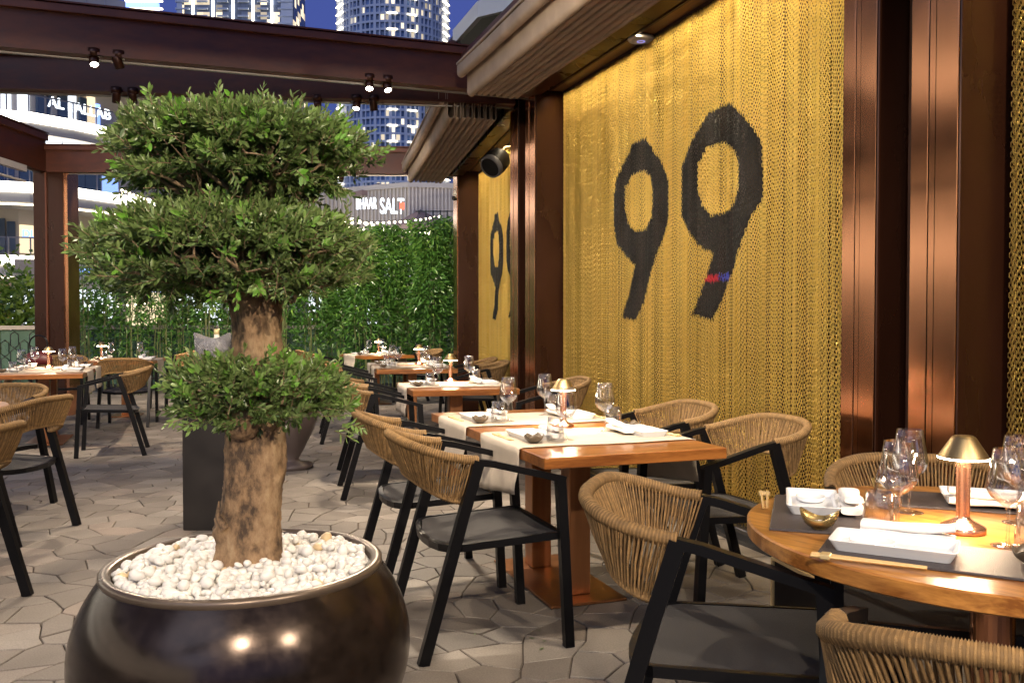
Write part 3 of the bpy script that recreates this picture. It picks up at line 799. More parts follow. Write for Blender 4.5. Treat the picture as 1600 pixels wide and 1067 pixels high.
# ------------------------------------------------------------------ tables
def table(x, y, deg, wd, ln, label, cols=2):
    """top wd across local X, ln along local Y, centre at x,y"""
    t = thing("dining_table", label, "table", (x, y, 0), R(deg), "rectangular wooden dining tables")
    b = MB().box((0, 0, .7275), (wd, ln, .045), bev=.003); b.build("tabletop", M_wood, t)
    b = MB().box((0, 0, .011), (.37, .80 if ln > 1.2 else .42, .012), bev=.002)
    for i in (-1, 1):
        for j in (-1, 1): b.lathe([(0, 0), (.012, 0), (.012, .006)], 10, M=Matrix.Translation((i * .15, j * (.35 if ln > 1.2 else .17), -.0005)))
    b.build("base_plate", M_copperbase, t)
    for s in ((-1, 1) if ln > 1.2 else (0,)):
        MB().box((0, s * .24, .361), (.105, .105, .688), bev=.004).box((0, s * .24, .700), (.22, .22, .010)).build("pedestal", M_copperbase, t)
    return t
T1 = table(1.6325, 3.97, 0, .805, 1.728, "large wooden table in the middle set for four, nearest the camera in its row")
T2 = table(1.93, 6.82, -4.5, .82, .93, "second wooden table in the row, set for two, beside the middle bronze pillar")
T3 = table(2.28, 9.98, -7, .86, 1.72, "third wooden table in the row, with two runners, by the far gold chains")
T4 = table(2.52, 13.35, 10, .80, 1.15, "farthest wooden table of the right row, against the hedge")
TL1 = table(-1.50, 10.35, 0, .86, 1.72, "left wooden dining table in front of the wide brown post")
TL2 = table(-.92, 12.75, -6, .84, 1.1, "wooden table behind the left dining table, with the brightly glowing lamp")
t = thing("round_table", "round teak table at the right edge, with slate placemats and a copper lamp", "table", (1.865, 1.665, 0), R(20))
MB().lathe([(0, .75), (.589, .75), (.595, .7465), (.595, .7135), (.591, .71), (0, .71)], 120, smooth=False).build("tabletop", M_woodr, t)
MB().lathe([(0, .71), (.14, .71), (.14, .70), (.052, .70), (.05, .02), (.05, .012)], 32, smooth=False).build("pedestal", M_bronze, t)
MB().lathe([(.0, .018), (.24, .018), (.25, .012), (.25, 0)], 40, smooth=False).build("base_plate", M_bronze, t)
t = thing("round_table", "small part of a round table at the left edge, between the chairs", "table", (-1.62, 6.18, 0))
MB().lathe([(0, .75), (.494, .75), (.50, .746), (.50, .712), (0, .71)], 64, smooth=False).build("tabletop", M_woodr, t)
MB().lathe([(0, .71), (.05, .70), (.05, .018), (.24, .018), (.25, .012), (.25, 0)], 32, smooth=False).build("pedestal", M_bronze, t)

# runners
def runner(x, y, deg, wd, label, width=.52, drop=.215, slant=0):
    b = MB(); n = 40; L2 = wd / 2; ctl = []
    prof = []
    def add(xx, z, hang): prof.append((xx, z, hang))
    for i in range(9): add(-L2 - .006 - .004 * math.sin(i), .752 - drop + drop * i / 8 - .004, 1 - i / 8)
    add(-L2 - .003, .7515, 0); add(-L2 + .006, .7535, 0)
    for i in range(1, 16): add(-L2 + .006 + (wd - .012) * i / 16, .7535, 0)
    add(L2 - .006, .7535, 0); add(L2 + .003, .7515, 0)
    for i in range(9): add(L2 + .006 + .004 * math.sin(i), .752 - drop * i / 8 - .004, i / 8)
    m = 14; vs = []
    ph = rng.uniform(0, 6)
    for (xx, z, h) in prof:
        for j in range(m + 1):
            v = -width / 2 + width * j / m
            s = -1 if xx < 0 else 1
            wv = h * (.010 * math.sin(v * 22 + ph) + .006 * math.sin(v * 41 + ph * 2))
            sk = slant * h * (.5 - j / m) * (1 if s > 0 else 1)
            vs.append((xx + s * abs(wv) + s * h * .008, v * (1 - .05 * h) + .006 * math.sin(xx * 9 + ph), z + sk + (0 if h else .0006 * math.sin(v * 30 + xx * 12))))
    k = m + 1
    fs = [(i * k + j, (i + 1) * k + j, (i + 1) * k + j + 1, i * k + j + 1) for i in range(len(prof) - 1) for j in range(m)]
    b.add(vs, fs, 0, True)
    o = b.build("table_runner", M_cloth); o.location = (x, y, 0); o.rotation_euler.z = R(deg)
    md = o.modifiers.new("thick", 'SOLIDIFY'); md.thickness = .002; md.offset = 1
    return tag(o, label, "table runner", "cream linen table runners")
def on(tb, dx, dy):
    a = tb.rotation_euler.z
    return (tb.location.x + dx * math.cos(a) - dy * math.sin(a), tb.location.y + dx * math.sin(a) + dy * math.cos(a))
RUN = []
def run(tb, dy, wd, label, **k):
    x, y = on(tb, 0, dy); return runner(x, y, math.degrees(tb.rotation_euler.z), wd, label, **k)
run(T1, -.355, .805, "cream runner nearest the camera on the large middle table, hanging over its left edge", slant=.06)
run(T1, .40, .805, "cream runner at the far half of the large middle table")
run(T2, .05, .82, "single cream runner on the second table")
run(T3, -.33, .86, "cream runner on the near half of the third table")
run(T3, .42, .86, "cream runner on the far half of the third table")
run(T4, 0, .80, "cream runner on the farthest right table")
run(TL1, -.33, .86, "cream runner on the near half of the left dining table")
run(TL1, .42, .86, "cream runner on the far half of the left dining table")
run(TL2, 0, .84, "cream runner on the far left table with the glowing lamp")

# ------------------------------------------------------------------ tableware prototypes
PROTO = {}
def proto(kind, make):
    if kind not in PROTO: PROTO[kind] = [make(), False]
    return PROTO[kind]
def put(kind, make, loc, rz, label, group):
    p = proto(kind, make)
    if not p[1]:
        p[1] = True; o = p[0]; o.location = loc; o.rotation_euler.z = rz; o["label"] = label; o["group"] = group; return o
    return dup(p[0], loc, rz, label, group)
def mk_wine():
    t = thing("wine_glass", "x", "wine glass")
    out = [(.036, .0), (.0365, .0015), (.020, .004), (.007, .008), (.0042, .015), (.0038, .04), (.0040, .082), (.007, .092), (.020, .100), (.037, .113), (.0455, .130), (.046, .140), (.043, .165), (.0375, .195), (.0330, .226)]
    inn = [(.0322, .226), (.0367, .195), (.0422, .165), (.0450, .140), (.0445, .131), (.0365, .115), (.020, .103), (.004, .099), (0, .099)]
    MB().lathe([(0, 0)] + out + inn, 28).build("glass_body", M_glass, t); return t
def mk_tumbler():
    t = thing("water_tumbler", "x", "tumbler")
    pr = [(0, 0), (.028, .0), (.034, .004), (.0385, .02), (.039, .035), (.036, .07), (.031, .108), (.0300, .108), (.0345, .07), (.0375, .036), (.036, .018), (.028, .010), (0, .009)]
    MB().lathe(pr, 28).build("glass_body", M_glass, t); return t
def mk_lamp():
    t = thing("table_lamp", "x", "table lamp")
    MB().lathe([(0, 0), (.052, 0), (.0525, .003), (.0525, .013), (.050, .016), (.022, .030), (.0165, .036), (.0155, .040), (.0155, .042)], 36).build("base", M_lamp, t)
    MB().lathe([(.0155, .040), (.0165, .10), (.0165, .175), (.019, .184)], 28).build("stem", M_lamp, t)
    MB().lathe([(0, .238), (.021, .238), (.026, .235), (.030, .230), (.058, .186), (.0585, .184), (.0575, .1835), (.028, .228), (0, .232)], 40).build("shade", M_lampshade, t)
    MB().lathe([(.0195, .1815), (.0575, .1815), (.0592, .1835), (.0575, .1865), (.0195, .1885)], 36).build("diffuser", M_bulb, t)
    l = bpy.data.lights.new("lamp_bulb", 'POINT'); l.energy = 2.2; l.color = (1, .70, .44); l.shadow_soft_size = .02
    lo = bpy.data.objects.new("lamp_bulb", l); COL.objects.link(lo); lo.parent = t; lo.location = (0, 0, .178)
    # light leaves below the shade ring: four small points around the stem
    bpy.data.objects.remove(lo)
    l = bpy.data.lights.new("lamp_bulb", 'AREA'); l.shape = 'DISK'; l.size = .112; l.energy = 4.8; l.color = (1, .72, .46)
    lo = bpy.data.objects.new("lamp_bulb", l); COL.objects.link(lo); lo.parent = t; lo.location = (0, 0, .1800)
    return t
def rect_dish(L, Wd, h, flare=.014, th=.004):
    b = MB()
    def ring(l, w, z, r=.012, n=4):
        o = []
        for cx, cy, a0 in ((l / 2 - r, w / 2 - r, 0), (-l / 2 + r, w / 2 - r, 90), (-l / 2 + r, -w / 2 + r, 180), (l / 2 - r, -w / 2 + r, 270)):
            for k in range(n + 1):
                a = R(a0 + 90 * k / n); o.append((cx + r * math.cos(a), cy + r * math.sin(a), z))
        return o
    rs = [ring(L - 2 * flare, Wd - 2 * flare, 0), ring(L - .003, Wd - .003, h * .9), ring(L, Wd, h), ring(L - th, Wd - th, h), ring(L - 2 * flare - th, Wd - 2 * flare - th, th + .002)]
    n = len(rs[0]); vs = sum(rs, []); fs = []
    for i in range(len(rs) - 1):
        for k in range(n): fs.append((i * n + k, i * n + (k + 1) % n, (i + 1) * n + (k + 1) % n, (i + 1) * n + k))
    b.add(vs, fs, 0, True); b.add(vs, [tuple(range(n))[::-1], tuple(range((len(rs) - 1) * n, len(rs) * n))], 0)
    return b
def mk_plate():
    t = thing("rectangular_plate", "x", "plate"); rect_dish(.262, .140, .026).build("porcelain_tray", M_porc, t); return t
def mk_dip():
    t = thing("sauce_dish", "x", "sauce dish")
    MB().lathe([(0, 0), (.030, 0), (.037, .004), (.040, .014), (.0385, .0145), (.035, .006), (0, .004)], 28, M=Matrix.Scale(1.25, 4, (1, 0, 0))).build("porcelain_dish", M_porc, t); return t
def mk_bowl(crown=True, m=None):
    t = thing("petal_bowl" if crown else "folded_bowl", "x", "bowl")
    n = 40; prof = [(.0, .004), (.018, .003), (.030, .012), (.039, .026), (.042, .040)]
    vs = []; fs = []
    def pt(r, z, k, inn):
        a = 2 * math.pi * k / n
        if crown: q = abs(((a * 5 / (2 * math.pi)) % 1) - .5) * 2; top = .62 + .38 * q
        else: q = abs(math.cos(a)); top = .58 + .62 * q ** 2
        zz = .003 + (z - .003) * (top if z > .012 else 1)
        rr = r - (.0025 if inn else 0)
        sx = 1 if crown else 1.12; sy = 1 if crown else .85
        return (rr * math.cos(a) * sx, rr * math.sin(a) * sy, zz + (.002 if inn else 0))
    P = [(r, z, False) for r, z in prof] + [(r, z, True) for r, z in prof[::-1]]
    for r, z, i in P: vs += [pt(r, z, k, i) for k in range(n)]
    for i in range(len(P) - 1):
        for k in range(n): fs.append((i * n + k, i * n + (k + 1) % n, (i + 1) * n + (k + 1) % n, (i + 1) * n + k))
    MB().add(vs, fs, 0, True).lathe([(0, 0), (.016, 0), (.018, .004)], 20).build("bowl_shell", m or M_stone, t)
    b = MB()
    for dx, dy in ((-.006, .004), (.008, -.002), (0, -.01)): b.box((dx, dy, .014), (.012, .012, .010), rz=dx * 80, bev=.002)
    b.build("sugar_cubes", M_napkin, t)
    return t
def mk_napkin():
    t = thing("folded_napkin", "x", "napkin")
    b = MB(); L = .20; secs = 12
    for k, (yy, zz, ry, rz) in enumerate(((0, .011, .030, .011), (.006, .028, .026, .009))):
        pts = []; n = 14; vs = []; fs = []
        for i in range(secs + 1):
            x = -L / 2 + L * i / secs + (.004 * math.sin(k * 3))
            e = 1 + .10 * math.sin(i * .9 + k) ; lift = .012 * (i / secs) ** 4 if k else 0
            for j in range(n):
                a = 2 * math.pi * j / n
                cx = math.copysign(abs(math.cos(a)) ** .6, math.cos(a)); sx_ = math.copysign(abs(math.sin(a)) ** .7, math.sin(a))
                vs.append((x, yy + ry * cx * e, zz + rz * sx_ * e + lift))
        for i in range(secs):
            for j in range(n): fs.append((i * n + j, (i + 1) * n + j, (i + 1) * n + (j + 1) % n, i * n + (j + 1) % n))
        fs2 = [tuple(range(n)), tuple(range(secs * n, secs * n + n))[::-1]]
        b.add(vs, fs, 0, True); b.add(vs, fs2, 0)
    b.build("cloth_roll", M_napkin, t); return t
def mk_chop():
    t = thing("chopsticks", "x", "chopsticks")
    for s in (-1, 1):
        MB().tube([(-.115, s * .009, .0045), (.115, s * .005, .0035)], [.0042, .0026], 8).build("stick", M_stick, t)
    MB().box((-.085, 0, .0045), (.022, .032, .0105), bev=.002).build("paper_band", M_brass, t)
    return t
def mk_mat():
    t = thing("slate_placemat", "x", "placemat"); MB().box((0, 0, .003), (.45, .235, .006), bev=.001).build("slate_sheet", M_slate, t); return t
def seat(ex, ey, deg, who, t0=0, mat_=False, gold=False, detail=2, zb=.7545, glass=True, flip=1):
    """ex,ey = middle of the table edge in front of the diner; deg = direction the diner looks"""
    a = R(deg); I = Vector((math.cos(a), math.sin(a))); L = Vector((-math.sin(a), math.cos(a)))
    def at(t, s): p = Vector((ex, ey)) + I * t + L * s * flip; return (p.x, p.y, zb)
    rr = a + math.pi / 2
    j = rng.uniform
    dz = Vector((0, 0, .0065)) if mat_ else Vector((0, 0, 0))
    def A(t, s, on_=False):
        p = Vector(at(t, s)); 
        return p + dz if on_ else p
    if mat_: put("mat", mk_mat, at(.215, .045), rr, "dark slate placemat " + who, "slate placemats")
    put("plate", mk_plate, A(.135 + t0 * .55, .02 + (.10 if mat_ else 0), True), rr + j(-.03, .03), "white rectangular plate " + who, "white rectangular plates")
    if detail > 0:
        put("napkin", mk_napkin, A(.218 + t0 * .64, .0 + (.10 if mat_ else -.03), True) + Vector((0, 0, .012 if not mat_ else .006)), rr + j(-.06, .06) + (math.pi if flip > 0 else 0), "rolled white napkin " + who, "white napkins")
        put("bowlg" if gold else "bowl", (lambda: mk_bowl(False, M_goldbowl)) if gold else mk_bowl, A(.095 + t0, -.15, mat_), a + j(0, 3), ("small gold folded bowl " if gold else "small brown petal bowl ") + who, "small bowls")
    if detail > 1:
        put("dip", mk_dip, A(.130 + t0 * .55, .065 + (.10 if mat_ else 0), True) + Vector((0, 0, .007)), rr, "white sauce dish on the plate " + who, "white sauce dishes")
        put("chop", mk_chop, A(.030 + t0 * .35, .06 + (.10 if mat_ else 0), True), rr + j(-.06, .06) + math.pi, "gold chopsticks " + who, "chopsticks")
    if glass:
        put("tumb", mk_tumbler, at(.19 + t0 * 1.35, -.155), 0, "clear water tumbler " + who, "water tumblers")
        put("wine", mk_wine, at(.26 + t0 * 1.15, -.105), 0, "clear stemmed wine glass " + who, "wine glasses")
def lampat(x, y, who): return put("lamp", mk_lamp, (x, y, .7505), rng.uniform(0, 6), who, "small copper table lamps")

def seats2(tb, wd, dys, names, **k):
    """names: dict (side, idx) -> text"""
    a = math.degrees(tb.rotation_euler.z)
    for i, dy in enumerate(dys):
        for side in (-1, 1):
            x, y = on(tb, side * wd / 2, dy)
            seat(x, y, a + (0 if side < 0 else 180), names[(side, i)], **k)
seats2(T1, .805, (-.355, .40), {(-1, 0): "at the near left place of the large middle table", (1, 0): "at the near right place of the large middle table",
       (-1, 1): "at the far left place of the large middle table", (1, 1): "at the far right place of the large middle table"})
lampat(1.665, 3.955, "glowing copper lamp in the centre of the large middle table")
seats2(T2, .82, (.05,), {(-1, 0): "on the left half of the second table", (1, 0): "on the right half of the second table"}, detail=1)
lampat(1.99, 7.17, "glowing copper lamp at the far side of the second table")
seats2(T3, .86, (-.33, .42), {(-1, 0): "at the near left place of the third table", (1, 0): "at the near right place of the third table",
       (-1, 1): "at the far left place of the third table", (1, 1): "at the far right place of the third table"}, detail=1)
lampat(2.42, 10.1, "glowing copper lamp on the third table")
seats2(T4, .80, (0,), {(-1, 0): "on the left side of the farthest right table", (1, 0): "on the right side of the farthest right table"}, detail=1)
lampat(2.62, 13.6, "glowing copper lamp on the farthest right table, in front of the hedge")
seats2(TL1, .86, (-.33, .42), {(-1, 0): "at the near left place of the left dining table", (1, 0): "at the near right place of the left dining table",
       (-1, 1): "at the far left place of the left dining table", (1, 1): "at the far right place of the left dining table"}, detail=1)
lampat(-1.53, 10.62, "glowing copper lamp on the left dining table, in front of the post")
seats2(TL2, .84, (0,), {(-1, 0): "on the left side of the far left table", (1, 0): "on the right side of the far left table, before the hedge"}, detail=1)
lampat(-1.21, 12.7, "brightest copper lamp, on the far left table before the hedge")
for dg, who, gg in ((-37.9, "at the left place of the round table", True), (42, "at the front place of the round table", False), (230, "at the back place of the round table", True), (142, "at the right place of the round table", False)):
    a = R(dg); seat(1.80 - .55 * math.cos(a), 1.71 - .55 * math.sin(a), dg, who, t0=.12, mat_=True, gold=gg, zb=.7505)
lampat(1.775, 1.675, "largest looking copper lamp, glowing on the round table at right")
put("plate", mk_plate, (-1.27, 6.2, .751), 1.4, "white plate on the round table at the left edge", "white rectangular plates")

# black stand with brass edges
x0, y0 = D0 = (vw(1211, 3.4)); x1, y1 = vw(1311, 2.98)
t = thing("low_cabinet", "low black cabinet with brass edges standing behind the round table", "cabinet", ((x0 + x1) / 2, (y0 + y1) / 2, 0), math.atan2(y1 - y0, x1 - x0))
Lc = math.hypot(x1 - x0, y1 - y0)
MB().box((0, .14, .178), (Lc - .02, .28, .35)).build("cabinet_body", M_black, t)
b = MB()
for s in (-1, 1):
    b.box((s * Lc / 2, 0, .178), (.016, .014, .352)); b.box((s * Lc / 2, .28, .178), (.016, .014, .352)); b.box((s * Lc / 2, .14, .354), (.016, .28, .014))
b.box((0, 0, .354), (Lc - .016, .014, .014)); b.box((0, .28, .354), (Lc - .016, .014, .014))
b.build("brass_trim", M_brass, t)

# ------------------------------------------------------------------ big planter, pebbles, bonsai olive
PX, PY = .118, 2.575
t = thing("round_planter", "big round planter with dark metallic glaze in the foreground, filled with white pebbles", "planter", (PX, PY, 0))
prof = [(0, 0), (.26, 0), (.275, .006)]
for i in range(1, 25):
    q = i / 24; z = .006 + .575 * q
    r = .270 + .188 * math.sin(min(1, q / .62) * math.pi / 2) ** .9 if q < .62 else .458 - .083 * ((q - .62) / .38) ** 2.1
    prof.append((r, z))
MB().lathe(prof, 96).build("bowl_body", M_pot, t)
MB().lathe([(.374, .578), (.380, .588), (.379, .597), (.373, .602), (.364, .603), (.353, .600), (.347, .592), (.346, .55)], 96).build("rim", M_potrim, t)
MB().lathe([(0, .562), (.347, .556)], 48).build("soil_bed", M_soil, t)
# pebbles
vsP = []; fsP = []; miP = []
import bmesh
bm = bmesh.new(); bmesh.ops.create_icosphere(bm, subdivisions=2, radius=1); ic_v = np.array([v.co[:] for v in bm.verts]); ic_f = np.array([[v.index for v in f.verts] for f in bm.faces]); bm.free()
nP = 0; allV = []; allF = []; allM = []
def pebble(x, y, z, s):
    global nP
    sc = np.array([s * rng.uniform(.85, 1.25), s * rng.uniform(.75, 1.0), s * rng.uniform(.55, .85)])
    lump = 1 + .10 * np.sin(ic_v[:, 0] * rng.uniform(2, 4) + rng.uniform(0, 6)) + .08 * np.sin(ic_v[:, 1] * rng.uniform(2, 4) + rng.uniform(0, 6))
    v = ic_v * lump[:, None] * sc
    e = Matrix.Rotation(rng.uniform(0, 6.28), 3, 'Z') @ Matrix.Rotation(rng.uniform(-.6, .6), 3, 'X') @ Matrix.Rotation(rng.uniform(-.5, .5), 3, 'Y')
    v = v @ np.array(e).T + np.array([x, y, z])
    allV.append(v); allF.append(ic_f + nP * len(ic_v)); allM.append(np.full(len(ic_f), 1 if rng.random() < .035 else 0)); nP += 1
for layer, (num, z0, s0) in enumerate(((620, .572, .0165), (560, .590, .0168), (150, .606, .0165))):
    k = 0; pts = []; tries = 0
    while k < num and tries < 30000:
        tries += 1
        r = .332 * math.sqrt(rng.random()); a = rng.uniform(0, 2 * math.pi)
        x, y = r * math.cos(a), r * math.sin(a)
        if layer < 2 and any((x - q[0]) ** 2 + (y - q[1]) ** 2 < .0208 ** 2 for q in pts): continue
        if layer == 2 and r > .30: continue
        if math.hypot(x, y - .01) < .085: continue
        pts.append((x, y)); k += 1
        mound = .006 * (1 - (r / .33) ** 2)
        pebble(PX + x, PY + y, z0 + mound + rng.uniform(-.004, .004), s0 * rng.uniform(.62, 1.22))
o = fastmesh("pebbles", np.concatenate(allV), np.concatenate(allF), [M_pebble, M_pebble2], np.concatenate(allM), True)
tag(o, "white rounded pebbles filling the big planter round the trunk", "pebbles", kind="stuff")

tree = thing("bonsai_olive_tree", "cloud pruned olive tree with three leaf tiers growing in the big round planter", "tree", (PX, PY, .58))
TI = Matrix.Translation(-Vector(tree.location))
# trunk: rings with lobes and knots
def trunk():
    cen = [(.132, .60), (.133, .70), (.137, .80), (.142, .92), (.146, 1.05), (.150, 1.15), (.153, 1.25), (.150, 1.33), (.146, 1.39)]
    rad = [.086, .078, .076, .078, .075, .068, .068, .076, .060]
    nz_, na = 90, 56; vs = []
    knots = [(.145 - .045, 1.01, .030, .045, 3.9), (.1, .70, .028, .03, 3.2), (.2, 1.13, .022, .05, 5.6), (.2, .86, .014, .05, 5.6)]
    zs = [c[1] for c in cen]
    for i in range(nz_ + 1):
        z = .56 + (1.39 - .56) * i / nz_
        cx = np.interp(z, zs, [c[0] for c in cen]); r0 = np.interp(z, zs, rad)
        if z < .64: r0 += .02 * (1 - (z - .56) / .08) ** 2
        for k in range(na):
            a = 2 * math.pi * k / na
            r = r0 * (1 + .07 * math.sin(2 * a + z * 3) + .05 * math.sin(3 * a - z * 5 + 1) + .035 * math.sin(5 * a + z * 9) + .018 * math.sin(9 * a + z * 4 + 2 * math.sin(z * 14)) + .014 * math.sin(13 * a + z * 31 + 2 * math.sin(z * 21)) + .012 * math.sin(21 * a - z * 17 + 3 * math.sin(z * 11)))
            for kx, kz, kh, kw, ka in knots:
                da = (a - ka + math.pi) % (2 * math.pi) - math.pi
                d = math.sqrt((da * r0) ** 2 + (z - kz) ** 2)
                r += kh * (math.exp(-(d / kw) ** 2) - .75 * math.exp(-(d / (kw * .45)) ** 2))
            r += nr.normal(0, .0011)
            vs.append((cx + r * math.cos(a), PY + .012 + r * math.sin(a), z))
    fs = [(i * na + k, i * na + (k + 1) % na, (i + 1) * na + (k + 1) % na, (i + 1) * na + k) for i in range(nz_) for k in range(na)]
    b = MB(); b.add(vs, fs, 0, True, TI); b.add(vs, [tuple(range(nz_ * na, nz_ * na + na))], 0, False, TI)
    # split bark spur low on the left, sawn stub upper left
    b.tube([(.062, 2.54, .70), (.044, 2.545, .735), (.047, 2.55, .775)], [.014, .008, .002], 7, M=TI)
    b.tube([(.12, 2.53, .99), (.095, 2.50, 1.0), (.088, 2.493, 1.003)], [.050, .044, .030], 14, M=TI)
    return b.build("trunk", M_bark, tree)
trunk()
TC = (.112, 2.61)
# tiers: centre z, half height, rx, ry
TIERS = [dict(n="upper_crown", z=1.730, h=.092, rx=.330, ry=.30, cx=.108, leaves=2200, flat=.80),
         dict(n="middle_crown", z=1.458, h=.108, rx=.358, ry=.33, cx=.092, leaves=2400, flat=.75),
         dict(n="lower_crown", z=1.068, h=.066, rx=.245, ry=.22, cx=.150, leaves=820, flat=.7)]
br = MB()
def limb(p, q, r0, r1, wob=.02, n=6, seed=0):
    rg = random.Random(seed); pts = []; rad = []
    p = Vector(p); q = Vector(q)
    for i in range(n + 1):
        f = i / n; c = p.lerp(q, f)
        if 0 < i < n: c += Vector((rg.uniform(-wob, wob), rg.uniform(-wob, wob), rg.uniform(-wob, wob) * .6))
        pts.append(c); rad.append(r0 + (r1 - r0) * f)
    br.tube(pts, rad, 7, M=TI); return pts
stems = []
sid = 0
for dx, dy, z1 in ((-.03, .02, 1.70), (.055, -.01, 1.66), (.01, .06, 1.72), (.0, -.05, 1.62)):
    sid += 1
    pts = limb((.146 + dx * .5, PY + .012 + dy * .5, 1.34), (.125 + dx, PY + .03 + dy, z1), .026, .013, .018, 6, sid); stems.append(pts[3:])
for T in TIERS:
    for k in range(22 if T["n"] != "lower_crown" else 15):
        sid += 1; rg = random.Random(sid * 3); a = 2 * math.pi * k / (22 if T["n"] != "lower_crown" else 15) + rg.uniform(-.15, .15)
        rr = rg.uniform(.60, .90)
        e = (T["cx"] + T["rx"] * rr * math.cos(a), TC[1] + T["ry"] * rr * math.sin(a), T["z"] + rg.uniform(-.75, .15) * T["h"])
        if T["n"] == "upper_crown": s0 = stems[k % 4][k % 4 and 1]; s0 = (s0.x, s0.y, min(s0.z, 1.62))
        elif T["n"] == "middle_crown": s0 = (.146 + .03 * math.cos(a), PY + .012 + .03 * math.sin(a), 1.33 + rg.uniform(-.02, .06))
        else: s0 = (.148 + .05 * math.cos(a), PY + .012 + .05 * math.sin(a), 1.04 + rg.uniform(-.04, .04))
        P = limb(s0, e, .012 if T["n"] != "lower_crown" else .008, .0035, .022, 6, sid)
        for m in range(9):
            c = P[rg.randint(1, 6)]
            f = (c.x + rg.uniform(-.13, .13), c.y + rg.uniform(-.13, .13), c.z + rg.uniform(-.02, .14) * (1.2 if T["n"] != "lower_crown" else .7))
            ex = ((f[0] - T["cx"]) / T["rx"]) ** 2 + ((f[1] - TC[1]) / T["ry"]) ** 2
            if ex > .85: continue
            sid += 1; limb(c, f, .0035, .0014, .01, 3, sid)
br.build("branches", M_twig, tree)
def leaves(twigs, seed, lmin=.019, lmax=.035, wr=.17, per=(10, 17), twl=(.03, .075), stemr=.0011):
    """twigs = list of (point, direction, shade 0..1); returns leaf arrays and twig arrays"""
    rg = np.random.default_rng(seed); V = []; F = []; T = []; nb = 0; tw = MB()
    for (p, d, tone) in twigs:
        p = np.array(p); d = np.array(d); d = d / (np.linalg.norm(d) + 1e-9)
        L = rg.uniform(*twl); n = int(rg.integers(*per))
        a = np.cross(d, [0, 0, 1.0]); 
        if np.linalg.norm(a) < .1: a = np.cross(d, [1.0, 0, 0])
        a /= np.linalg.norm(a); b2 = np.cross(a, d)
        bend = rg.normal(0, .25, 3)
        if stemr:
            q = [p, p + d * L * .5 + bend * L * .1, p + d * L + bend * L * .3]
            tw.tube([tuple(x) for x in q], [stemr * 1.3, stemr, stemr * .6], 3, caps=False, M=TI)
        bright = rg.random() < .10
        for i in range(n):
            f = (i + .5) / n; c = p + d * L * f + bend * L * .3 * f * f
            an = i * 2.0 + rg.uniform(-.6, .6); side = a * math.cos(an) + b2 * math.sin(an)
            ld = d * (.35 + .9 * f) + side * (1.0 - .5 * f) + rg.normal(0, .15, 3) - np.array([0, 0, .12]); ld /= np.linalg.norm(ld)
            ll = rg.uniform(lmin, lmax) * (1.12 if bright else 1) * (1 - .25 * f); w = ll * wr * rg.uniform(.85, 1.2) * (1.35 if bright else 1)
            nn = np.cross(ld, side + rg.normal(0, .4, 3)); nn /= (np.linalg.norm(nn) + 1e-9); s = np.cross(nn, ld)
            cur = rg.uniform(-.10, .16) * ll
            V += [c, c + ld * ll * .3 + s * w * .9 + nn * w * .25, c + ld * ll * .68 + s * w * .85 + nn * (w * .22 - cur * .4), c + ld * ll - nn * cur,
                  c + ld * ll * .68 - s * w * .85 + nn * (w * .22 - cur * .4), c + ld * ll * .3 - s * w * .9 + nn * w * .25, c + ld * ll * .5 - nn * cur * .2]
            F += [(nb, nb + 1, nb + 2, nb + 6), (nb + 6, nb + 2, nb + 3, nb + 3), (nb, nb + 6, nb + 4, nb + 5), (nb + 6, nb + 3, nb + 3, nb + 4)]
            nb += 7
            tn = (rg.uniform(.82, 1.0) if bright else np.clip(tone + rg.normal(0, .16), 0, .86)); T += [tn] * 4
    return V, F, T, tw
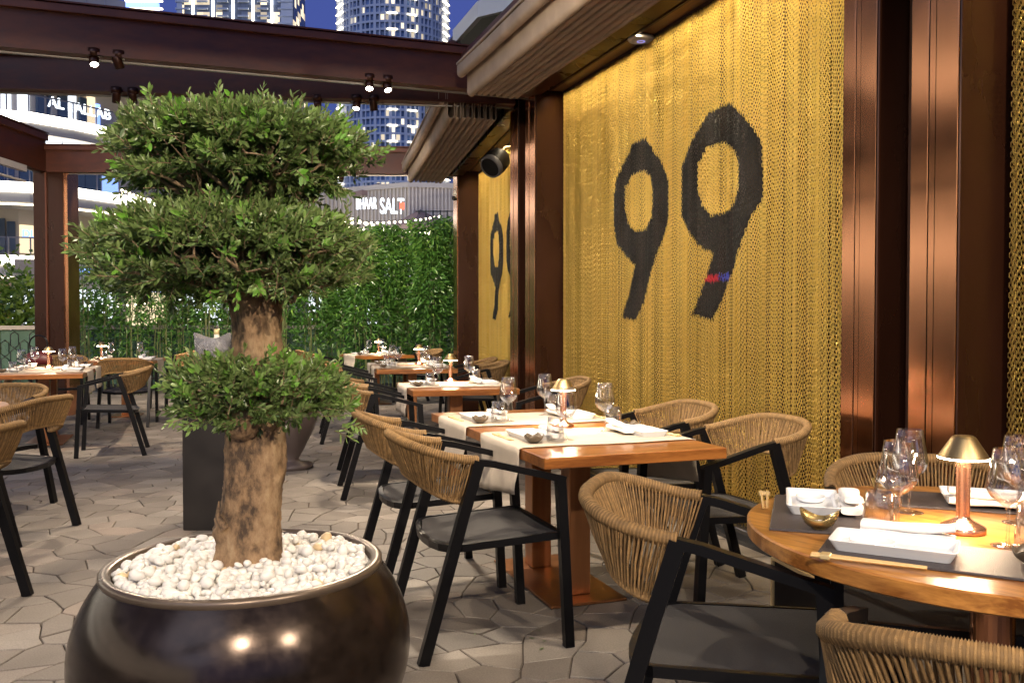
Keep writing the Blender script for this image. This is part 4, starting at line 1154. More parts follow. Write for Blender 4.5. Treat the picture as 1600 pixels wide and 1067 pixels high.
def crown(Tr, seed):
    rg = np.random.default_rng(seed); tw = []
    ctr = np.array([Tr["cx"], TC[1], Tr["z"]]); n = 0
    # lumpy outline: random bumps on the shell
    bumps = [(rg.normal(0, 1, 3), rg.uniform(-.13, .12)) for _ in range(26)]
    bumps = [(b / np.linalg.norm(b), h) for b, h in bumps]
    lower = Tr["n"] == "lower_crown"
    gaps = [(rg.normal(0, 1, 3)) for _ in range(9)]; gaps = [g / np.linalg.norm(g) * .92 for g in gaps]
    while n < Tr["leaves"]:
        v = rg.normal(0, 1, 3); v /= np.linalg.norm(v)
        sgn = np.sign(v); q = np.abs(v) ** np.array([1, 1, .42]); v2 = sgn * q; v2 /= max(np.hypot(v2[0], v2[1]) ** 2 + v2[2] ** 2, 1e-6) ** .5 * .93
        rad = rg.uniform(.70, 1.0) if rg.random() < .72 else rg.uniform(.30, .75)
        if v2[2] < -.1 and rg.random() < .72: continue      # bare branches show underneath
        bmp = sum(h * max(0, 1 - np.linalg.norm(v - b) / .55) for b, h in bumps)
        if any(np.linalg.norm(v - g) < .19 for g in gaps): continue
        s = rad * (1 + bmp)
        p = ctr + v2 * np.array([Tr["rx"], Tr["ry"], Tr["h"]]) * s
        # tiers are slightly domed and droop at the rim
        rxy = math.hypot(v2[0], v2[1]) * s
        p[2] -= .030 * rxy ** 3
        if lower and rxy < .30: continue
        d = v * np.array([1, 1, .8]) + np.array([0, 0, .55]) + rg.normal(0, .45, 3)
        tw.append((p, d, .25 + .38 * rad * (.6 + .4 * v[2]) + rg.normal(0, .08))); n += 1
    for _ in range(8 if not lower else 6):   # stray shoots
        a = rg.uniform(0, 6.28); p = ctr + np.array([math.cos(a) * Tr["rx"] * rg.uniform(.4, 1.0), math.sin(a) * Tr["ry"] * rg.uniform(.4, 1.0), Tr["h"] * rg.uniform(.5, .95)])
        tw.append((p, (math.cos(a) * .3, math.sin(a) * .3, 1), .9))
    if lower:
        for px, pz in ((-.155, -.06), (-.17, -.05), (-.14, -.07), (.23, -.10), (.21, -.11), (.25, -.09), (.19, -.06)):
            tw.append((np.array([Tr["cx"] + px, TC[1] - .08, Tr["z"] + pz]), (math.copysign(.8, px), -.3, -.35), .95))
    V, F, T, twm = leaves(tw, seed + 5)
    V = np.array(V) - np.array(tree.location)
    # quads with a repeated vertex are made into triangles
    F = np.array(F); tri = np.concatenate([F[:, [0, 1, 2]], F[:, [0, 2, 3]]]); tt = np.concatenate([T, T])
    ok = (tri[:, 0] != tri[:, 1]) & (tri[:, 1] != tri[:, 2]) & (tri[:, 0] != tri[:, 2]); tri = tri[ok]; tt = np.array(tt)[ok]
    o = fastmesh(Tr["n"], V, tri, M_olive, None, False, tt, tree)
    s = twm.build("twigs", M_twig, o)
    return o
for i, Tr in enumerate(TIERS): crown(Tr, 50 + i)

# ------------------------------------------------------------------ plinth with ice buckets, urn
bx, by = vw(283, 5.32); a0 = -TH
t = thing("stone_plinth", "tall dark stone plinth standing behind the tree trunk, holding ice buckets", "plinth", (bx + .21 * math.cos(a0) - .2 * math.sin(a0) * -1 * -1, by + .21 * math.sin(a0) + .2 * math.cos(a0), 0), a0)
PLI = t
MB().box((0, 0, .45), (.42, .40, .90), bev=.004).build("plinth_block", M_plinth, t)
MB().box((0, 0, .912), (.46, .44, .024), bev=.004).build("plinth_top", M_plinth, t)
def bucket(x, y, rz, lab, s=1.0):
    t = thing("ice_bucket", lab, "ice bucket", (x, y, .925), rz, "clear ice buckets")
    n = 30; prof = [(.0, .004), (.075, .004), (.082, .02), (.096, .09), (.104, .16), (.112, .235)]
    vs = []; P = [(r, z, 1) for r, z in prof] + [(r - .006, z, 0) for r, z in prof[::-1]]
    for r, z, o_ in P:
        for k in range(n):
            a = 2 * math.pi * k / n; bump = 1 + (.03 * math.sin(a * 9 + (z * 55)) * math.sin(z * 75) if r > .03 else 0)
            top = .035 * abs(math.cos(a)) ** 3 if z > .2 else 0
            vs.append((max(0, r) * bump * math.cos(a) * s, max(0, r) * bump * math.sin(a) * s * .9, (z + top) * s))
    fs = [(i * n + k, i * n + (k + 1) % n, (i + 1) * n + (k + 1) % n, (i + 1) * n + k) for i in range(len(P) - 1) for k in range(n)]
    MB().add(vs, fs, 0, True).build("bucket_shell", M_bucket, t)
    b = MB()
    for _ in range(26): b.box((rng.uniform(-.055, .055), rng.uniform(-.05, .05), rng.uniform(.12, .20)), (.032, .032, .028), rz=rng.uniform(0, 3), bev=.005)
    b.build("ice_cubes", M_bucket, t)
    MB().tube([(-.10, 0, .17), (-.04, 0, .225), (.05, 0, .215), (.105, 0, .17)], .003, 6).build("wire_handle", M_railm, t)
    return t
cx_, cy_ = PLI.location.x, PLI.location.y
bucket(cx_ - .085, cy_ - .06, -.4, "left clear ice bucket on the dark plinth, with one bottle neck showing")
bucket(cx_ + .12, cy_ - .02, .5, "right clear ice bucket on the dark plinth, partly behind the trunk", .95)
for i, (dx, dy, lab) in enumerate(((-.06, .0, "bottle with gold cap in the left ice bucket"), (.075, .02, "bottle with gold cap in the right ice bucket"))):
    t = thing("wine_bottle", lab, "bottle", (cx_ + dx, cy_ + dy, .955), 0, "bottles in the ice buckets")
    MB().lathe([(0, 0), (.036, 0), (.037, .01), (.037, .15), (.030, .18), (.016, .21), (.0145, .255)], 20).build("bottle_body", M_bottle, t)
    MB().lathe([(.0145, .228), (.0165, .229), (.0165, .262), (.0, .263)], 18).build("foil_cap", M_cork, t)
ux, uy = vw(450, 7.6)
t = thing("pedestal_urn", "brown flared urn on a round foot, standing behind the trunk", "urn", (ux, uy, 0))
MB().lathe([(0, 0), (.20, 0), (.205, .02), (.20, .035), (.10, .055), (.085, .08), (.13, .16), (.20, .30), (.26, .46), (.29, .62), (.30, .70), (.285, .705), (.27, .66), (0, .64)], 48).build("urn_body", M_urn, t)

# bag behind the left dining table
hx, hy = vw(60, 10.6)
t = thing("handbag", "dark red handbag with a round black handle beyond the left dining table, by the post", "handbag", (hx, hy, .74), -TH)
MB().lathe([(0, 0), (.15, 0), (.17, .06), (.14, .13), (.03, .16), (0, .16)], 20, M=Matrix.Scale(.5, 4, (0, 1, 0))).build("bag_body", M_red, t)
MB().tube([(.11 * math.cos(2 * math.pi * k / 24), 0, .24 + .11 * math.sin(2 * math.pi * k / 24)) for k in range(24)], .010, 8, closed=True).build("ring_handle", M_black, t)

# ------------------------------------------------------------------ hedge: bamboo plants, each with its own stems and foliage
def bamboo(x, y, h, n, seed, lab, low=.35, dense=1.0, wid=.42):
    rg = np.random.default_rng(seed)
    t = thing("bamboo_plant", lab, "bamboo plant", (x, y, 0), 0, "bamboo plants in the hedge")
    b = MB(); culms = []
    for k in range(7):
        a = rg.uniform(0, 6.28); r = rg.uniform(0, wid * .55); p0 = Vector((r * math.cos(a), r * math.sin(a) * .5, 0))
        p1 = p0 + Vector((rg.uniform(-.12, .12), rg.uniform(-.12, .12), h * rg.uniform(.8, .98)))
        pts = [p0.lerp(p1, i / 6) + Vector((rg.uniform(-.015, .015), rg.uniform(-.015, .015), 0)) for i in range(7)]
        b.tube(pts, [.011 - .001 * i for i in range(7)], 5); culms.append(pts)
    b.build("stems", M_stem, t)
    z = rg.beta(2.2, 1.3, n) * (1 - low) + low
    m = rg.random(n) < .30; z[m] = rg.uniform(.12, 1, m.sum())
    z *= h
    lump = .85 + .25 * np.sin(z * 5 + seed) 
    a = rg.uniform(0, 6.28, n); r = wid * np.sqrt(rg.random(n)) * lump
    C = np.stack([r * np.cos(a), r * np.sin(a) * .75, z], 1)
    top = z > h * .93; C[top, 2] += rg.uniform(-.02, .10, top.sum())
    d = np.stack([np.cos(a) * .8 + rg.normal(0, .5, n), np.sin(a) * .8 + rg.normal(0, .5, n), rg.normal(-.25, .55, n)], 1); d /= np.linalg.norm(d, axis=1)[:, None]
    s = np.cross(d, rg.normal(0, 1, (n, 3))); s /= np.linalg.norm(s, axis=1)[:, None]
    L = rg.uniform(.06, .125, n)[:, None]; w = L * rg.uniform(.13, .21, n)[:, None]
    nn = np.cross(d, s)
    V = np.stack([C, C + d * L * .35 + s * w + nn * w * .3, C + d * L - np.array([0, 0, 1]) * L * .12, C + d * L * .35 - s * w + nn * w * .3], 1).reshape(-1, 3)
    F = np.arange(n * 4).reshape(n, 4)
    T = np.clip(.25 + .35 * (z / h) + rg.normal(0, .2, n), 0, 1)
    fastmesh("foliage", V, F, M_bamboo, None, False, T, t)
    return t
HB = []
kpos = ["at the left end of the hedge beside the brown post", "second bamboo plant from the brown post", "third bamboo plant from the brown post", "fourth bamboo plant from the brown post",
        "fifth bamboo plant from the brown post, left of the trunk", "bamboo plant behind the ice buckets", "bamboo plant directly behind the trunk, left of two", "bamboo plant directly behind the trunk, right of two",
        "bamboo plant seen between trunk and far table", "bamboo plant above the farthest tables, left of three", "bamboo plant above the farthest tables, middle of three",
        "bamboo plant above the farthest tables, right of three", "dense bamboo plant under the white lit sign", "dense bamboo plant, third from the wall end", "dense tall bamboo plant, second from the wall end", "tallest dense bamboo plant at the wall end of the hedge"]
pxs = [138, 172, 208, 246, 286, 326, 366, 408, 448, 488, 528, 566, 602, 638, 674, 708]
for i, px in enumerate(pxs):
    zc = 15.2 + .25 * math.sin(i * 2.1); x, y = vw(px, zc)
    right = px > 470
    h = 2.78 + (.16 if px > 660 else 0) + .06 * math.sin(i * 1.7)
    lab = kpos[i] if "bamboo" in kpos[i] else "bamboo plant " + kpos[i]
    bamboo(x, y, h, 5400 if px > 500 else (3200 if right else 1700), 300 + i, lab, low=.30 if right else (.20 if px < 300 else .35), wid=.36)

# bright shrubs beyond the railing
def shrubs():
    rg = np.random.default_rng(5); n = 20000
    px = rg.uniform(-60, 720, n); zc = rg.uniform(17.5, 19.5, n)
    xs = (px - 800) / 1380 * zc
    X = xs * math.cos(TH) + zc * math.sin(TH); Y = zc * math.cos(TH) - xs * math.sin(TH)
    hmax = .95 + .20 * np.sin(px * .05) + .16 * np.sin(px * .017 + 1) + .35 * (px < 60) ; Z = np.abs(rg.normal(.75, .28, n)) * hmax + .2
    C = np.stack([X, Y, Z], 1); d = rg.normal(0, 1, (n, 3)); d[:, 2] = np.abs(d[:, 2]); d /= np.linalg.norm(d, axis=1)[:, None]
    s = np.cross(d, rg.normal(0, 1, (n, 3))); s /= np.linalg.norm(s, axis=1)[:, None]; L = rg.uniform(.10, .24, n)[:, None]; w = L * .2
    V = np.stack([C, C + d * L * .4 + s * w, C + d * L, C + d * L * .4 - s * w], 1).reshape(-1, 3)
    o = fastmesh("shrub_bed", V, np.arange(n * 4).reshape(n, 4), M_lime, None, False, rg.random(n))
    return tag(o, "low bright green shrubs growing beyond the terrace railing", "shrubs", kind="stuff")
shrubs()
# railing with hexagon lattice
RP = [vw(p, z) for p, z in ((-160, 14.2), (-60, 14.9), (0, 15.3), (60, 15.7), (120, 16.0), (200, 16.2), (300, 16.4), (440, 16.5), (600, 16.4), (740, 16.2))]
t = thing("terrace_railing", "curved terrace railing with dark hexagon lattice over green glass at the left", "railing", (*RP[4], 0))
inv = Matrix.Translation(-Vector(t.location))
MB().tube([(x, y, 1.14) for x, y in RP], 0, 4, M=inv, sq=(.05, .035)).build("top_rail", M_railm, t)
b = MB(); lt = MB()
for i in range(len(RP) - 1):
    (xa, ya), (xb, yb) = RP[i], RP[i + 1]; L = math.hypot(xb - xa, yb - ya); an = math.atan2(yb - ya, xb - xa)
    F_ = inv @ Matrix.Translation((xa, ya, 0)) @ Matrix.Rotation(an, 4, 'Z')
    b.box((L / 2, .03, .60), (L - .02, .015, 1.0), M=F_)
    if i < 5:
        w, h = .125, .40; nx = int(L / w); w = L / nx
        for c in range(nx):
            for r_ in range(3):
                x = w * (c + .5); z = .20 + r_ * .29 + (.145 if c % 2 else 0)
                if z > 1.0: continue
                e = [(x - w * .42, z - .09), (x - w * .42, z + .09), (x, z + .145), (x + w * .42, z + .09), (x + w * .42, z - .09), (x, z - .145)]
                lt.tube([(p[0], .012, p[1]) for p in e], .009, 4, M=F_, closed=True)
b.build("green_panel", M_green_glass, t); lt.build("hexagon_lattice", M_lattice, t)

# ------------------------------------------------------------------ shopping terraces at left
def offset(P, d):
    """shift polyline away from the camera by d"""
    o = []
    for i, (x, y) in enumerate(P):
        a = P[max(0, i - 1)]; b_ = P[min(len(P) - 1, i + 1)]; tx, ty = b_[0] - a[0], b_[1] - a[1]; l = math.hypot(tx, ty); nx, ny = -ty / l, tx / l
        if nx * x + ny * y < 0: nx, ny = -nx, -ny
        o.append((x + nx * d, y + ny * d))
    return o
def strip(b, P, z0, z1, mi=0, M=None, both=True):
    vs = [(x, y, z0) for x, y in P] + [(x, y, z1) for x, y in P]; n = len(P)
    b.add(vs, [(i, i + 1, n + i + 1, n + i) for i in range(n - 1)], mi, False, M)
def slabpoly(b, P, d0, d1, z0, z1, mi=0, M=None):
    A = offset(P, d0); B = offset(P, d1)
    for i in range(len(P) - 1):
        q = [A[i], A[i + 1], B[i + 1], B[i]]; b.prism(q, z0, z1, mi, M)
MP = [(-30, -42), (-38, -25), (-41, -8), (-40, 8), (-35, 22), (-27, 32)] + [vw(p, z) for p, z in ((-420, 40), (-260, 43.5), (-120, 47), (-20, 49), (50, 49.8), (120, 51.8), (190, 54.6), (280, 58.5), (380, 63), (470, 67))]
mall = thing("shopping_terraces", "pale multi level shopping building with bright light bands and shop fronts, beyond the left post", "building", (*MP[9], 0))
MI = Matrix.Translation(-Vector(mall.location))
LV = [4.62, 8.72, 12.65]
b = MB(); led = MB(); led2 = MB(); rail = MB(); gl = MB(); back = MB(); soff = MB()
for k, z in enumerate(LV):
    slabpoly(b, MP, 0, 6.0, z - .85, z - .30, 0, MI)
    slabpoly(led, MP, -.10, .25, z - .26, z + .26, 0, MI)
    slabpoly(b, MP, .3, 6, z - .30, z + .30, 0, MI)
    slabpoly(led2, MP, .02, .08, z - 1.02, z - .92, 0, MI)
    slabpoly(gl, MP, .1, .13, z + .3, z + 1.25, 0, MI)
    slabpoly(rail, MP, .06, .14, z + 1.25, z + 1.32, 0, MI)
    o1 = offset(MP, .1)
    for i in range(len(o1) - 1):
        for f in (0, .5): rail.box((o1[i][0] * (1 - f) + o1[i + 1][0] * f, o1[i][1] * (1 - f) + o1[i + 1][1] * f, z + .78), (.07, .07, 1.0), M=MI)
slabpoly(b, MP, .1, 6, 16.4, 17.2, 0, MI)
b.build("floor_slabs", M_slab, mall); led.build("light_band", M_led, mall); led2.build("light_line", M_ledw, mall)
rail.build("balustrade", M_railm, mall); gl.build("balustrade_glass", M_glass, mall)
slabpoly(back, MP, 3.8, 4.2, 0, 17, 0, MI); back.build("rear_wall", M_facade, mall)
# shop fronts on the rear wall
BKP = offset(MP, 3.7)
def on_poly(P, px):
    """point of polyline P seen in column px"""
    best = None
    for i in range(len(P) - 1):
        for f in np.linspace(0, 1, 40):
            x = P[i][0] * (1 - f) + P[i + 1][0] * f; y = P[i][1] * (1 - f) + P[i + 1][1] * f
            zc = x * math.sin(TH) + y * math.cos(TH); xc = x * math.cos(TH) - y * math.sin(TH)
            q = 800 + 1380 * xc / zc
            if best is None or abs(q - px) < best[0]: best = (abs(q - px), x, y, zc, math.atan2(P[i + 1][1] - P[i][1], P[i + 1][0] - P[i][0]))
    return best[1:]
def shopbox(parent, P, px0, px1, z0, z1, m, name, d=.12, inv=MI):
    xa, ya, za, _ = on_poly(P, px0); xb, yb, zb, _ = on_poly(P, px1)
    L = math.hypot(xb - xa, yb - ya); a = math.atan2(yb - ya, xb - xa)
    return MB().box((0, 0, 0), (L, d, z1 - z0), M=inv @ Matrix.Translation(((xa + xb) / 2, (ya + yb) / 2, (z0 + z1) / 2)) @ Matrix.Rotation(a, 4, 'Z')).build(name, m, parent)
rg = random.Random(3)
for (z0, z1, items) in ((.3, 3.3, ((-60, -32, 'w'), (-28, -4, 'y'), (0, 14, 'o'), (16, 40, 'w'), (44, 60, 'o'), (116, 150, 'w'), (156, 200, 'w'), (206, 240, 'y'), (246, 300, 'w'), (306, 360, 'w'), (366, 420, 'y'))),
                        (5.1, 7.3, ((-50, -20, 'd'), (2, 10, 'd'), (13, 26, 'd'), (34, 54, 'y'), (118, 136, 'd'), (142, 170, 'y'))),
                        (9.1, 11.6, ((-40, -10, 'b'), (0, 8, 'd'), (11, 26, 'd'), (34, 58, 'd'), (118, 132, 'd'), (136, 160, 'd'), (164, 186, 'b'))),
                        (13.1, 15.6, ((-20, 4, 'w'), (7, 22, 'w'), (33, 50, 'w'), (62, 72, 'd'), (78, 84, 'd'), (96, 108, 'd'), (112, 122, 'w'), (128, 138, 'd'), (142, 152, 'y'), (153, 160, 'b'), (200, 240, 'y')))):
    for a_, c_, ty in items:
        m = dict(w=M_shopw, y=M_shopy, b=M_shopb, o=M_shopo, d=M_dglass)[ty]
        shopbox(mall, BKP, a_, c_, z0 + rg.uniform(0, .25), z1 - rg.uniform(0, .4), m, "shop_window", .2)
        shopbox(mall, BKP, a_ - .5, c_ + .5, z0 - .1, z0 + .02, M_slab, "window_sill", .5)
# bright panels under the top band, sign fascia
UP = offset(MP, .5)
for i, (a_, c_) in enumerate(((60, 100), (102, 142), (144, 186))): shopbox(mall, UP, a_, c_, 11.1, 11.75, M_shopw, "lit_panel", .1)
FS = offset(MP, 2.0)
shopbox(mall, FS, 52, 168, 15.55, 16.4, M_slab, "sign_fascia", .4)
shopbox(mall, FS, 142, 172, 16.2, 18.4, M_shopy, "lit_panel", .3)
def text(name, s, P0, size, ang, m, label, cat="shop sign", extr=.03, bold=0, sx=1):
    cu = bpy.data.curves.new(name, 'FONT'); cu.body = s; cu.size = size; cu.extrude = extr; cu.offset = bold; cu.align_x = 'LEFT'; cu.materials.append(m)
    tmp = bpy.data.objects.new(name + "_curve", cu); COL.objects.link(tmp); bpy.context.view_layer.update()
    me = bpy.data.meshes.new_from_object(tmp.evaluated_get(bpy.context.evaluated_depsgraph_get())); bpy.data.objects.remove(tmp)
    o = bpy.data.objects.new(name, me); COL.objects.link(o); o.location = P0; o.rotation_euler = (R(90), 0, ang); o.scale.x = sx
    if not me.materials: me.materials.append(m)
    return tag(o, label, cat)
xa, ya, za, _ = on_poly(offset(MP, 1.2), 80); xb, yb, zb_, _ = on_poly(offset(MP, 1.2), 150)
text("shop_sign", "AL hALLAB", (xa, ya, 13.72), .86, math.atan2(yb - ya, xb - xa), M_sign, "white glowing letters AL hALLAB on the upper terrace at left", bold=.014)
xa, ya, za, _ = on_poly(offset(MP, 1.2), 8)
text("shop_sign", "DLP", (*on_poly(offset(MP, 2.8), 36)[:2], 6.15), .62, math.atan2(yb - ya, xb - xa), M_shopb, "small blue lettering on a white shop panel, left of the post", bold=.01)
x, y, _, a = on_poly(offset(MP, 1.6), 18)
t = thing("round_shop_sign", "round white glowing shop sign above a light bar, low at the left edge", "shop sign", (x, y, 2.55), a)
MB().lathe([(0, -.05), (.48, -.05), (.48, .05), (0, .05)], 28, M=Matrix.Scale(1.25, 4, (1, 0, 0)) @ Matrix.Rotation(R(90), 4, 'X')).build("sign_disc", M_sign, t)
MB().box((0, 0, -.75), (2.3, .12, .22)).build("light_bar", M_sign, t)

# pale curved building behind the beams
SK = thing("pale_panel_building", "pale panelled building with sloping roof edge behind the top left beam", "building", (*vw(100, 74), 0))
inv = Matrix.Translation(-Vector(SK.location))
prof = [(-260, -150), (-60, -70), (110, -18), (200, 8), (262, 24), (350, 74), (450, 146), (500, 190)]
pl = MB(); seams = MB(); back_ = MB()
for i in range(len(prof) - 1):
    (p0, y0_), (p1, y1_) = prof[i], prof[i + 1]; zc0 = 74 + max(0, p0) * .01; zc1 = 74 + max(0, p1) * .01
    A = vw(p0, zc0); B = vw(p1, zc1); h0 = hz(y0_, zc0); h1 = hz(y1_, zc1)
    A2 = vw(p0, zc0 + 12); B2 = vw(p1, zc1 + 12)
    vs = [(*A, 0), (*B, 0), (*B, h1), (*A, h0), (*A2, 0), (*B2, 0), (*B2, h1), (*A2, h0)]
    pl.add(vs, [(0, 1, 2, 3), (5, 4, 7, 6), (3, 2, 6, 7)], 0, False, inv)
    for f in (0, .33, .66):
        x = A[0] * (1 - f) + B[0] * f; y = A[1] * (1 - f) + B[1] * f; h = h0 * (1 - f) + h1 * f
        seams.box((x, y - .03, h / 2), (.06, .06, h), M=inv)
    for zz_ in range(3, 40, 4):
        if zz_ < min(h0, h1) - .5:
            seams.tube([(*A, zz_), (*B, zz_)], 0, 4, M=inv, sq=(.05, .04))
pl.build("facade_panels", M_facade, SK); seams.build("panel_joints", M_slab, SK)
gw = MB(); gs = MB()
for k in range(4):
    z = hz(14 - 12 * k, 73)
    gw.box((*vw(228, 73.2), z), (2.6, .5, .55), M=inv, rz=-TH); gs.box((*vw(230, 72.8), z - .32), (3.0, .3, .10), M=inv, rz=-TH)
gw.build("glass_floor", M_shopb, SK); gs.build("light_line", M_ledw, SK)

# towers
tx, ty = vw(616, 405)
t = thing("round_tower", "tall round residential tower with pale blue floors and lit rooms, centre of the sky", "tower", (tx, ty, 0))
rT = 25.2; z0, z1 = 30, 240
MB().lathe([(rT - .8, 0), (rT - .8, z1), (0, z1)], 72, smooth=False).build("glass_wall", M_tow2, t)
b = MB()
for z in np.arange(z0, z1, 3.4): b.lathe([(rT - .8, z - .3), (rT + .1, z - .35), (rT + .1, z + .55), (rT - .8, z + .35)], 72, smooth=False)
b.build("floor_edges", M_towslab, t)
b = MB()
for k in range(72):
    a = 2 * math.pi * k / 72; b.box((math.cos(a) * (rT - .3), math.sin(a) * (rT - .3), (z0 + z1) / 2), (1.0, .5 if k % 3 else 1.2, z1 - z0), rz=a)
b.build("mullions", M_towslab, t)
b = MB(); va = math.atan2(-ty, -tx)
for z in np.arange(z0, z1, 3.4):
    i = int(round((z - z0) / 3.4))
    for da in (-1.15, 1.15): b.box((math.cos(va + da) * (rT + .5), math.sin(va + da) * (rT + .5), z + .2), (1.0, 6.5, .4), rz=va + da)
    if i % 2 == 0:
        b.box((math.cos(va - .02) * (rT + .3), math.sin(va - .02) * (rT + .3), z), (.5, 4.2, .55), rz=va - .02)
        b.box((math.cos(va + .32) * (rT + .3), math.sin(va + .32) * (rT + .3), z), (.5, 4.2, .55), rz=va + .32)
b.build("light_strips", M_ledw, t)
# entrance canopy storey at the foot of the tower
b = MB(); b.lathe([(rT + 2.5, 46), (rT + 2.5, 49), (rT, 49)], 60, smooth=False); b.build("podium_band", M_towslab, t)
b = MB()
for da in (-.55, -.2, .15, .5, .8): b.box((math.cos(va + da) * (rT + .6), math.sin(va + da) * (rT + .6), 53), (.6, 1.0, 7), rz=va + da); b.box((math.cos(va + da + .06) * (rT + .6), math.sin(va + da + .06) * (rT + .6), 56.4), (.6, 4.2, .9), rz=va + da + .06)
b.build("portal_lights", M_led, t)
tx, ty = vw(383, 432)
t = thing("square_tower", "dark rectangular tower with tall vertical light lines, left of the round tower", "tower", (tx, ty, 0), -TH)
MB().box((0, 0, 120), (55, 24, 240)).build("glass_wall", M_tow1, t)
b = MB()
for px in (318, 349, 380, 411, 440): b.box(((px - 383) / 1380 * 420, -12.4, 120), (.9, .5, 236))
b.build("light_lines", M_led, t)
b = MB()
for z in np.arange(100, 236, 3.4):
    for px, w in ((302, 6.5), (333, 5.0), (364, 5.0), (396, 5.0), (426, 5.0), (461, 7)): b.box(((px - 383) / 1380 * 420, -12.5, z), (w, 1.0, .7))
b.build("balcony_slabs", M_towslab, t)
MB().box((24.5, -12.3, 120), (5.5, .6, 238)).box((-26, -12.3, 120), (2.5, .6, 238)).build("side_panels", M_towslab, t)

# ribbed facade building with lit letters at the right
RPn = [vw(p, z) for p, z in ((380, 52), (470, 49), (560, 46.5), (640, 45), (720, 45.5), (800, 47.5), (900, 52))]
rb = thing("ribbed_building", "low building with grey ribbed metal facade and white lit letters above the hedge", "building", (*RPn[3], 0))
inv = Matrix.Translation(-Vector(rb.location))
b = MB(); slabpoly(b, RPn, 0, 8, 5.35, 8.0, 0, inv); b.build("upper_wall", M_metalfac, rb)
b = MB()
for i in range(len(RPn) - 1):
    for f in np.linspace(0, 1, 14, endpoint=False):
        x = RPn[i][0] * (1 - f) + RPn[i + 1][0] * f; y = RPn[i][1] * (1 - f) + RPn[i + 1][1] * f
        b.box((x, y, 6.7), (.08, .14, 2.6), M=inv, rz=-TH)
b.build("facade_ribs", M_slab, rb)
b = MB(); slabpoly(b, RPn, -.15, 8.2, 8.0, 8.25, 0, inv); slabpoly(b, RPn, -1.6, 8, 4.9, 5.1, 0, inv); b.build("roof_edge", M_slab, rb)
b = MB(); slabpoly(b, RPn, .6, 1, 0, 4.9, 0, inv); b.build("lower_wall", M_facade, rb)
b = MB(); slabpoly(b, RPn, -.3, -.2, 5.12, 5.3, 0, inv); b.build("light_line", M_ledw, rb)
b = MB(); 
for px in range(655, 730, 11): b.box((*vw(px, 43.5), 5.9), (.05, .05, 1.5), M=inv)
b.tube([(*vw(650, 43.5), 6.6), (*vw(735, 43.5), 6.6)], .03, 6, M=inv); b.build("terrace_rail", M_lattice, rb)
for a_, c_, z0_, z1_, m in ((452, 476, .6, 3.0, M_shopw), (482, 500, .8, 3.0, M_shopw), (520, 556, .5, 3.2, M_shopw), (572, 590, 1, 2.6, M_shopw), (602, 622, 1.2, 3.2, M_dglass), (644, 652, 1.6, 2.9, M_shopo), (660, 690, .8, 2.4, M_dglass), (560, 580, 3.4, 4.7, M_shopy), (600, 640, 3.5, 4.6, M_shopw), (700, 712, 5.6, 7.0, M_shopw)):
    shopbox(rb, offset(RPn, .5), a_, c_, z0_, z1_, m, "shop_window", .15, inv)
x, y = vw(594, 42.5)
text("shop_sign", "SALT", (x, y, hz(334, 42.5)), 1.05, -TH + .12, M_sign, "big white neon letters SALT above the hedge", bold=.012, sx=.50)
x, y = vw(628, 42.4)
MBr = MB().box((0, 0, 0), (.20, .05, .32)).build("sign_flag", M_signred); MBr.location = (x, y - .1, hz(323, 42.4)); tag(MBr, "small red lit mark in front of the last letters of the white SALT sign", "sign")
x, y = vw(557, 43)
text("shop_sign", "BHAAR", (x, y, hz(328, 43)), .80, -TH - .25, M_sign, "smaller white letters ending in HAAR, left of the SALT sign, partly behind leaves", sx=.42)
fl = bpy.data.lights.new("facade_fill_light", 'AREA'); fl.shape = 'RECTANGLE'; fl.size = 16; fl.size_y = .3; fl.energy = 300; fl.color = (1, .88, .74)  # area light without a fixture, added to brighten the ribbed facade
flo = bpy.data.objects.new("facade_fill_light", fl); COL.objects.link(flo); flo.parent = rb; flo.location = Vector((*vw(640, 40.5), 4.9)) - rb.location
flo.rotation_euler = Vector((math.sin(TH), math.cos(TH), .45)).to_track_quat('-Z', 'Y').to_euler()
# mauve canvas roofs
for px, zc, w, h0, h1, lab in ((592, 49.5, 5.0, 8.0, 8.9, "larger mauve canvas roof behind the white letters"), (657, 44.0, 2.4, 5.9, 6.75, "smaller mauve canvas roof right of the white SALT letters")):
    x, y = vw(px, zc)
    t = thing("canvas_roof", lab, "canvas roof", (x, y, 0), R(20)); M4 = MB()
    M4.add([(-w / 2, -w / 2, h0), (w / 2, -w / 2, h0), (w / 2, w / 2, h0), (-w / 2, w / 2, h0), (0, 0, h1)], [(0, 1, 4), (1, 2, 4), (2, 3, 4), (3, 0, 4)])
    for k, (sx, sy) in enumerate(((-1, -1), (1, -1), (1, 1), (-1, 1))): pass
    M4.box((0, -w / 2, h0 - .12), (w, .03, .24)).box((w / 2, 0, h0 - .12), (.03, w, .24)).box((-w / 2, 0, h0 - .12), (.03, w, .24)); M4.build("canvas", M_tent, t)
    MB().tube([(0, 0, 0), (0, 0, h1)], .06, 8).build("pole", M_railm, t)
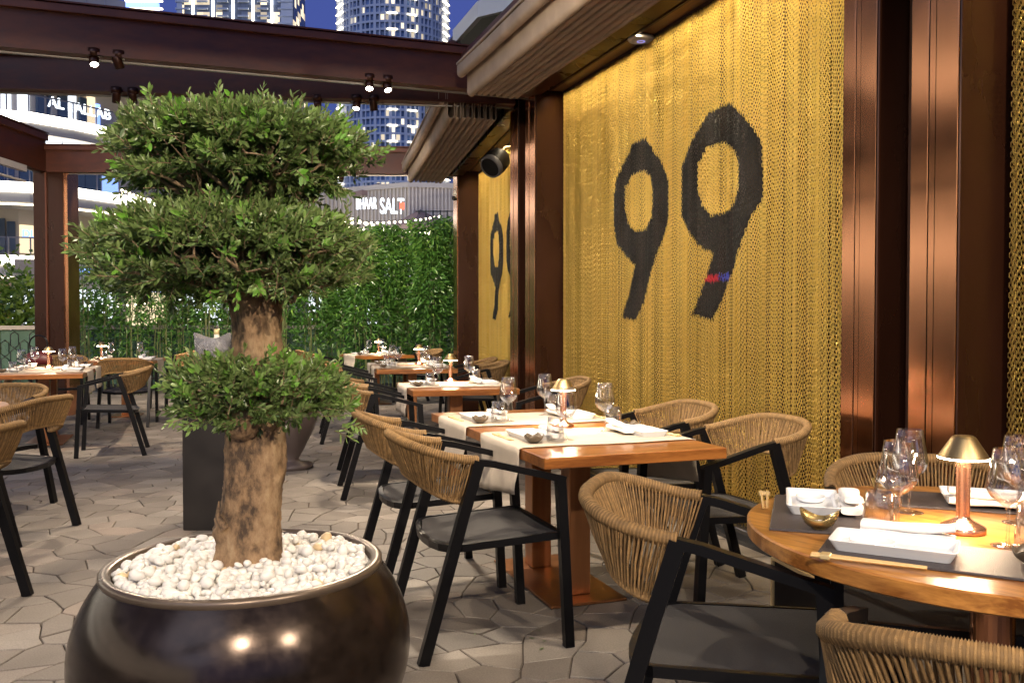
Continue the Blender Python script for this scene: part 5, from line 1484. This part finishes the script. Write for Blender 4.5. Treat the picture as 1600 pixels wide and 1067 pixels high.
# festoon lights
def festoon(pa, pb, sag, nb, lab):
    A = Vector(pa); B = Vector(pb); t = thing("string_lights", lab, "string lights", pa, 0, "festoon strings beyond the hedge")
    P = []
    for i in range(41):
        f = i / 40; p = A.lerp(B, f) - Vector((0, 0, sag * 4 * f * (1 - f))); P.append(p - A)
    MB().tube(P, .008, 4).build("cable", M_lattice, t)
    m0 = None
    for k in range(nb):
        f = (k + .5) / nb; p = A.lerp(B, f) - Vector((0, 0, sag * 4 * f * (1 - f) + .07)) - A
        if m0 is None:
            m0 = MB().lathe([(0, -.05), (.035, -.035), (.05, 0), (.035, .035), (0, .05)], 10).build("bulb", M_festoon, t); m0.location = p
        else:
            c = m0.copy(); COL.objects.link(c); c.parent = t; c.location = p
    return t
def fp(px, py, zc): return (*vw(px, zc), hz(py, zc))
festoon(fp(535, 345, 30), fp(690, 336, 38), .12, 18, "upper string of warm bulbs beyond the hedge, under the white letters")
festoon(fp(528, 350, 26), fp(700, 356, 34), .10, 18, "middle string of warm bulbs beyond the hedge")
festoon(fp(545, 338, 24), fp(680, 362, 34), .12, 16, "crossing string of warm bulbs beyond the hedge")
festoon(fp(190, 294, 34), fp(370, 318, 28), .30, 26, "string of warm bulbs seen between the two upper tree tiers")
festoon(fp(115, 470, 24), fp(330, 440, 30), .30, 16, "string of cool bulbs glimpsed through the bamboo at left")

# kiosk behind the bamboo at left
kx, ky = vw(250, 27)
t = thing("glass_kiosk", "brightly lit glass fronted kiosk glimpsed through the bamboo at left", "kiosk", (kx, ky, 0), -TH + .15)
MB().box((0, 1.5, 1.55), (8.4, 2.6, 3.1)).build("kiosk_body", M_facade, t)
for i, (x, w, m) in enumerate(((-3.4, 1.1, M_shopw), (-2.0, 1.3, M_shopw), (-.4, 1.2, M_shopy), (1.1, 1.3, M_shopw), (2.7, 1.4, M_shopw))):
    MB().box((x, .17, 1.35), (w, .06, 1.7)).build("lit_window", m, t)
MB().box((-2.3, .15, 2.75), (1.9, .08, .16)).box((.5, .12, 2.2), (1.7, .08, .14)).build("blue_light_bar", M_shopb, t)

# pale roof canopy of the upper storey at top
pc = [vw(712, 14.6), vw(750, 13.3), vw(860, 12.6), vw(1150, 12.4), vw(1150, 17), vw(735, 17.5)]
t = thing("roof_canopy", "pale green roof canopy with white edge, jutting over the folded awning at the top", "canopy", (*pc[1], 5.78))
inv = Matrix.Translation(-Vector(t.location))
MB().prism(pc, 5.80, 5.98, 0, inv).build("canopy_soffit", M_canopy, t)
b = MB(); b.tube([(x, y, 5.90) for x, y in (pc[4], pc[5], pc[0], pc[1], pc[2], pc[3])], 0, 4, M=inv, sq=(.04, .12)); b.build("canopy_edge", M_canedge, t)
MB().lathe([(0, 0), (.11, .02), (.12, .10), (.05, .16), (0, .16)], 18, M=inv @ Matrix.Translation((*vw(708, 14.4), 5.62))).tube([(*vw(710, 14.45), 5.72), (*vw(720, 14.6), 5.86)], .02, 6, M=inv).build("canopy_lamp", M_beam, t)
# upper storey the canopy belongs to
t = thing("upper_storey", "brown upper storey wall of the restaurant above the folded awnings", "wall", (5.2, 8, 4.4))
MB().box((1.3, 2, 1.2), (3.6, 18, 2.4)).build("storey_wall", M_panel, t)

# a few fallen olive leaves on the pavers round the planter
def fallen():
    rg = np.random.default_rng(77); n = 46; a = rg.uniform(0, 6.28, n); r = rg.uniform(.45, 1.5, n)
    C = np.stack([PX + r * np.cos(a), PY + r * np.sin(a), np.full(n, .004)], 1)
    t = rg.uniform(0, 6.28, n); d = np.stack([np.cos(t), np.sin(t), rg.uniform(-.02, .06, n)], 1); s = np.stack([-np.sin(t), np.cos(t), rg.uniform(0, .05, n)], 1)
    L = rg.uniform(.02, .035, n)[:, None]; w = L * .16
    V = np.stack([C, C + d * L * .5 + s * w, C + d * L, C + d * L * .5 - s * w], 1).reshape(-1, 3)
    o = fastmesh("fallen_leaves", V, np.arange(n * 4).reshape(n, 4), M_olive, None, False, rg.uniform(0, .7, n))
    tag(o, "few small fallen olive leaves scattered on the paving round the planter", "leaves", kind="stuff")
fallen()
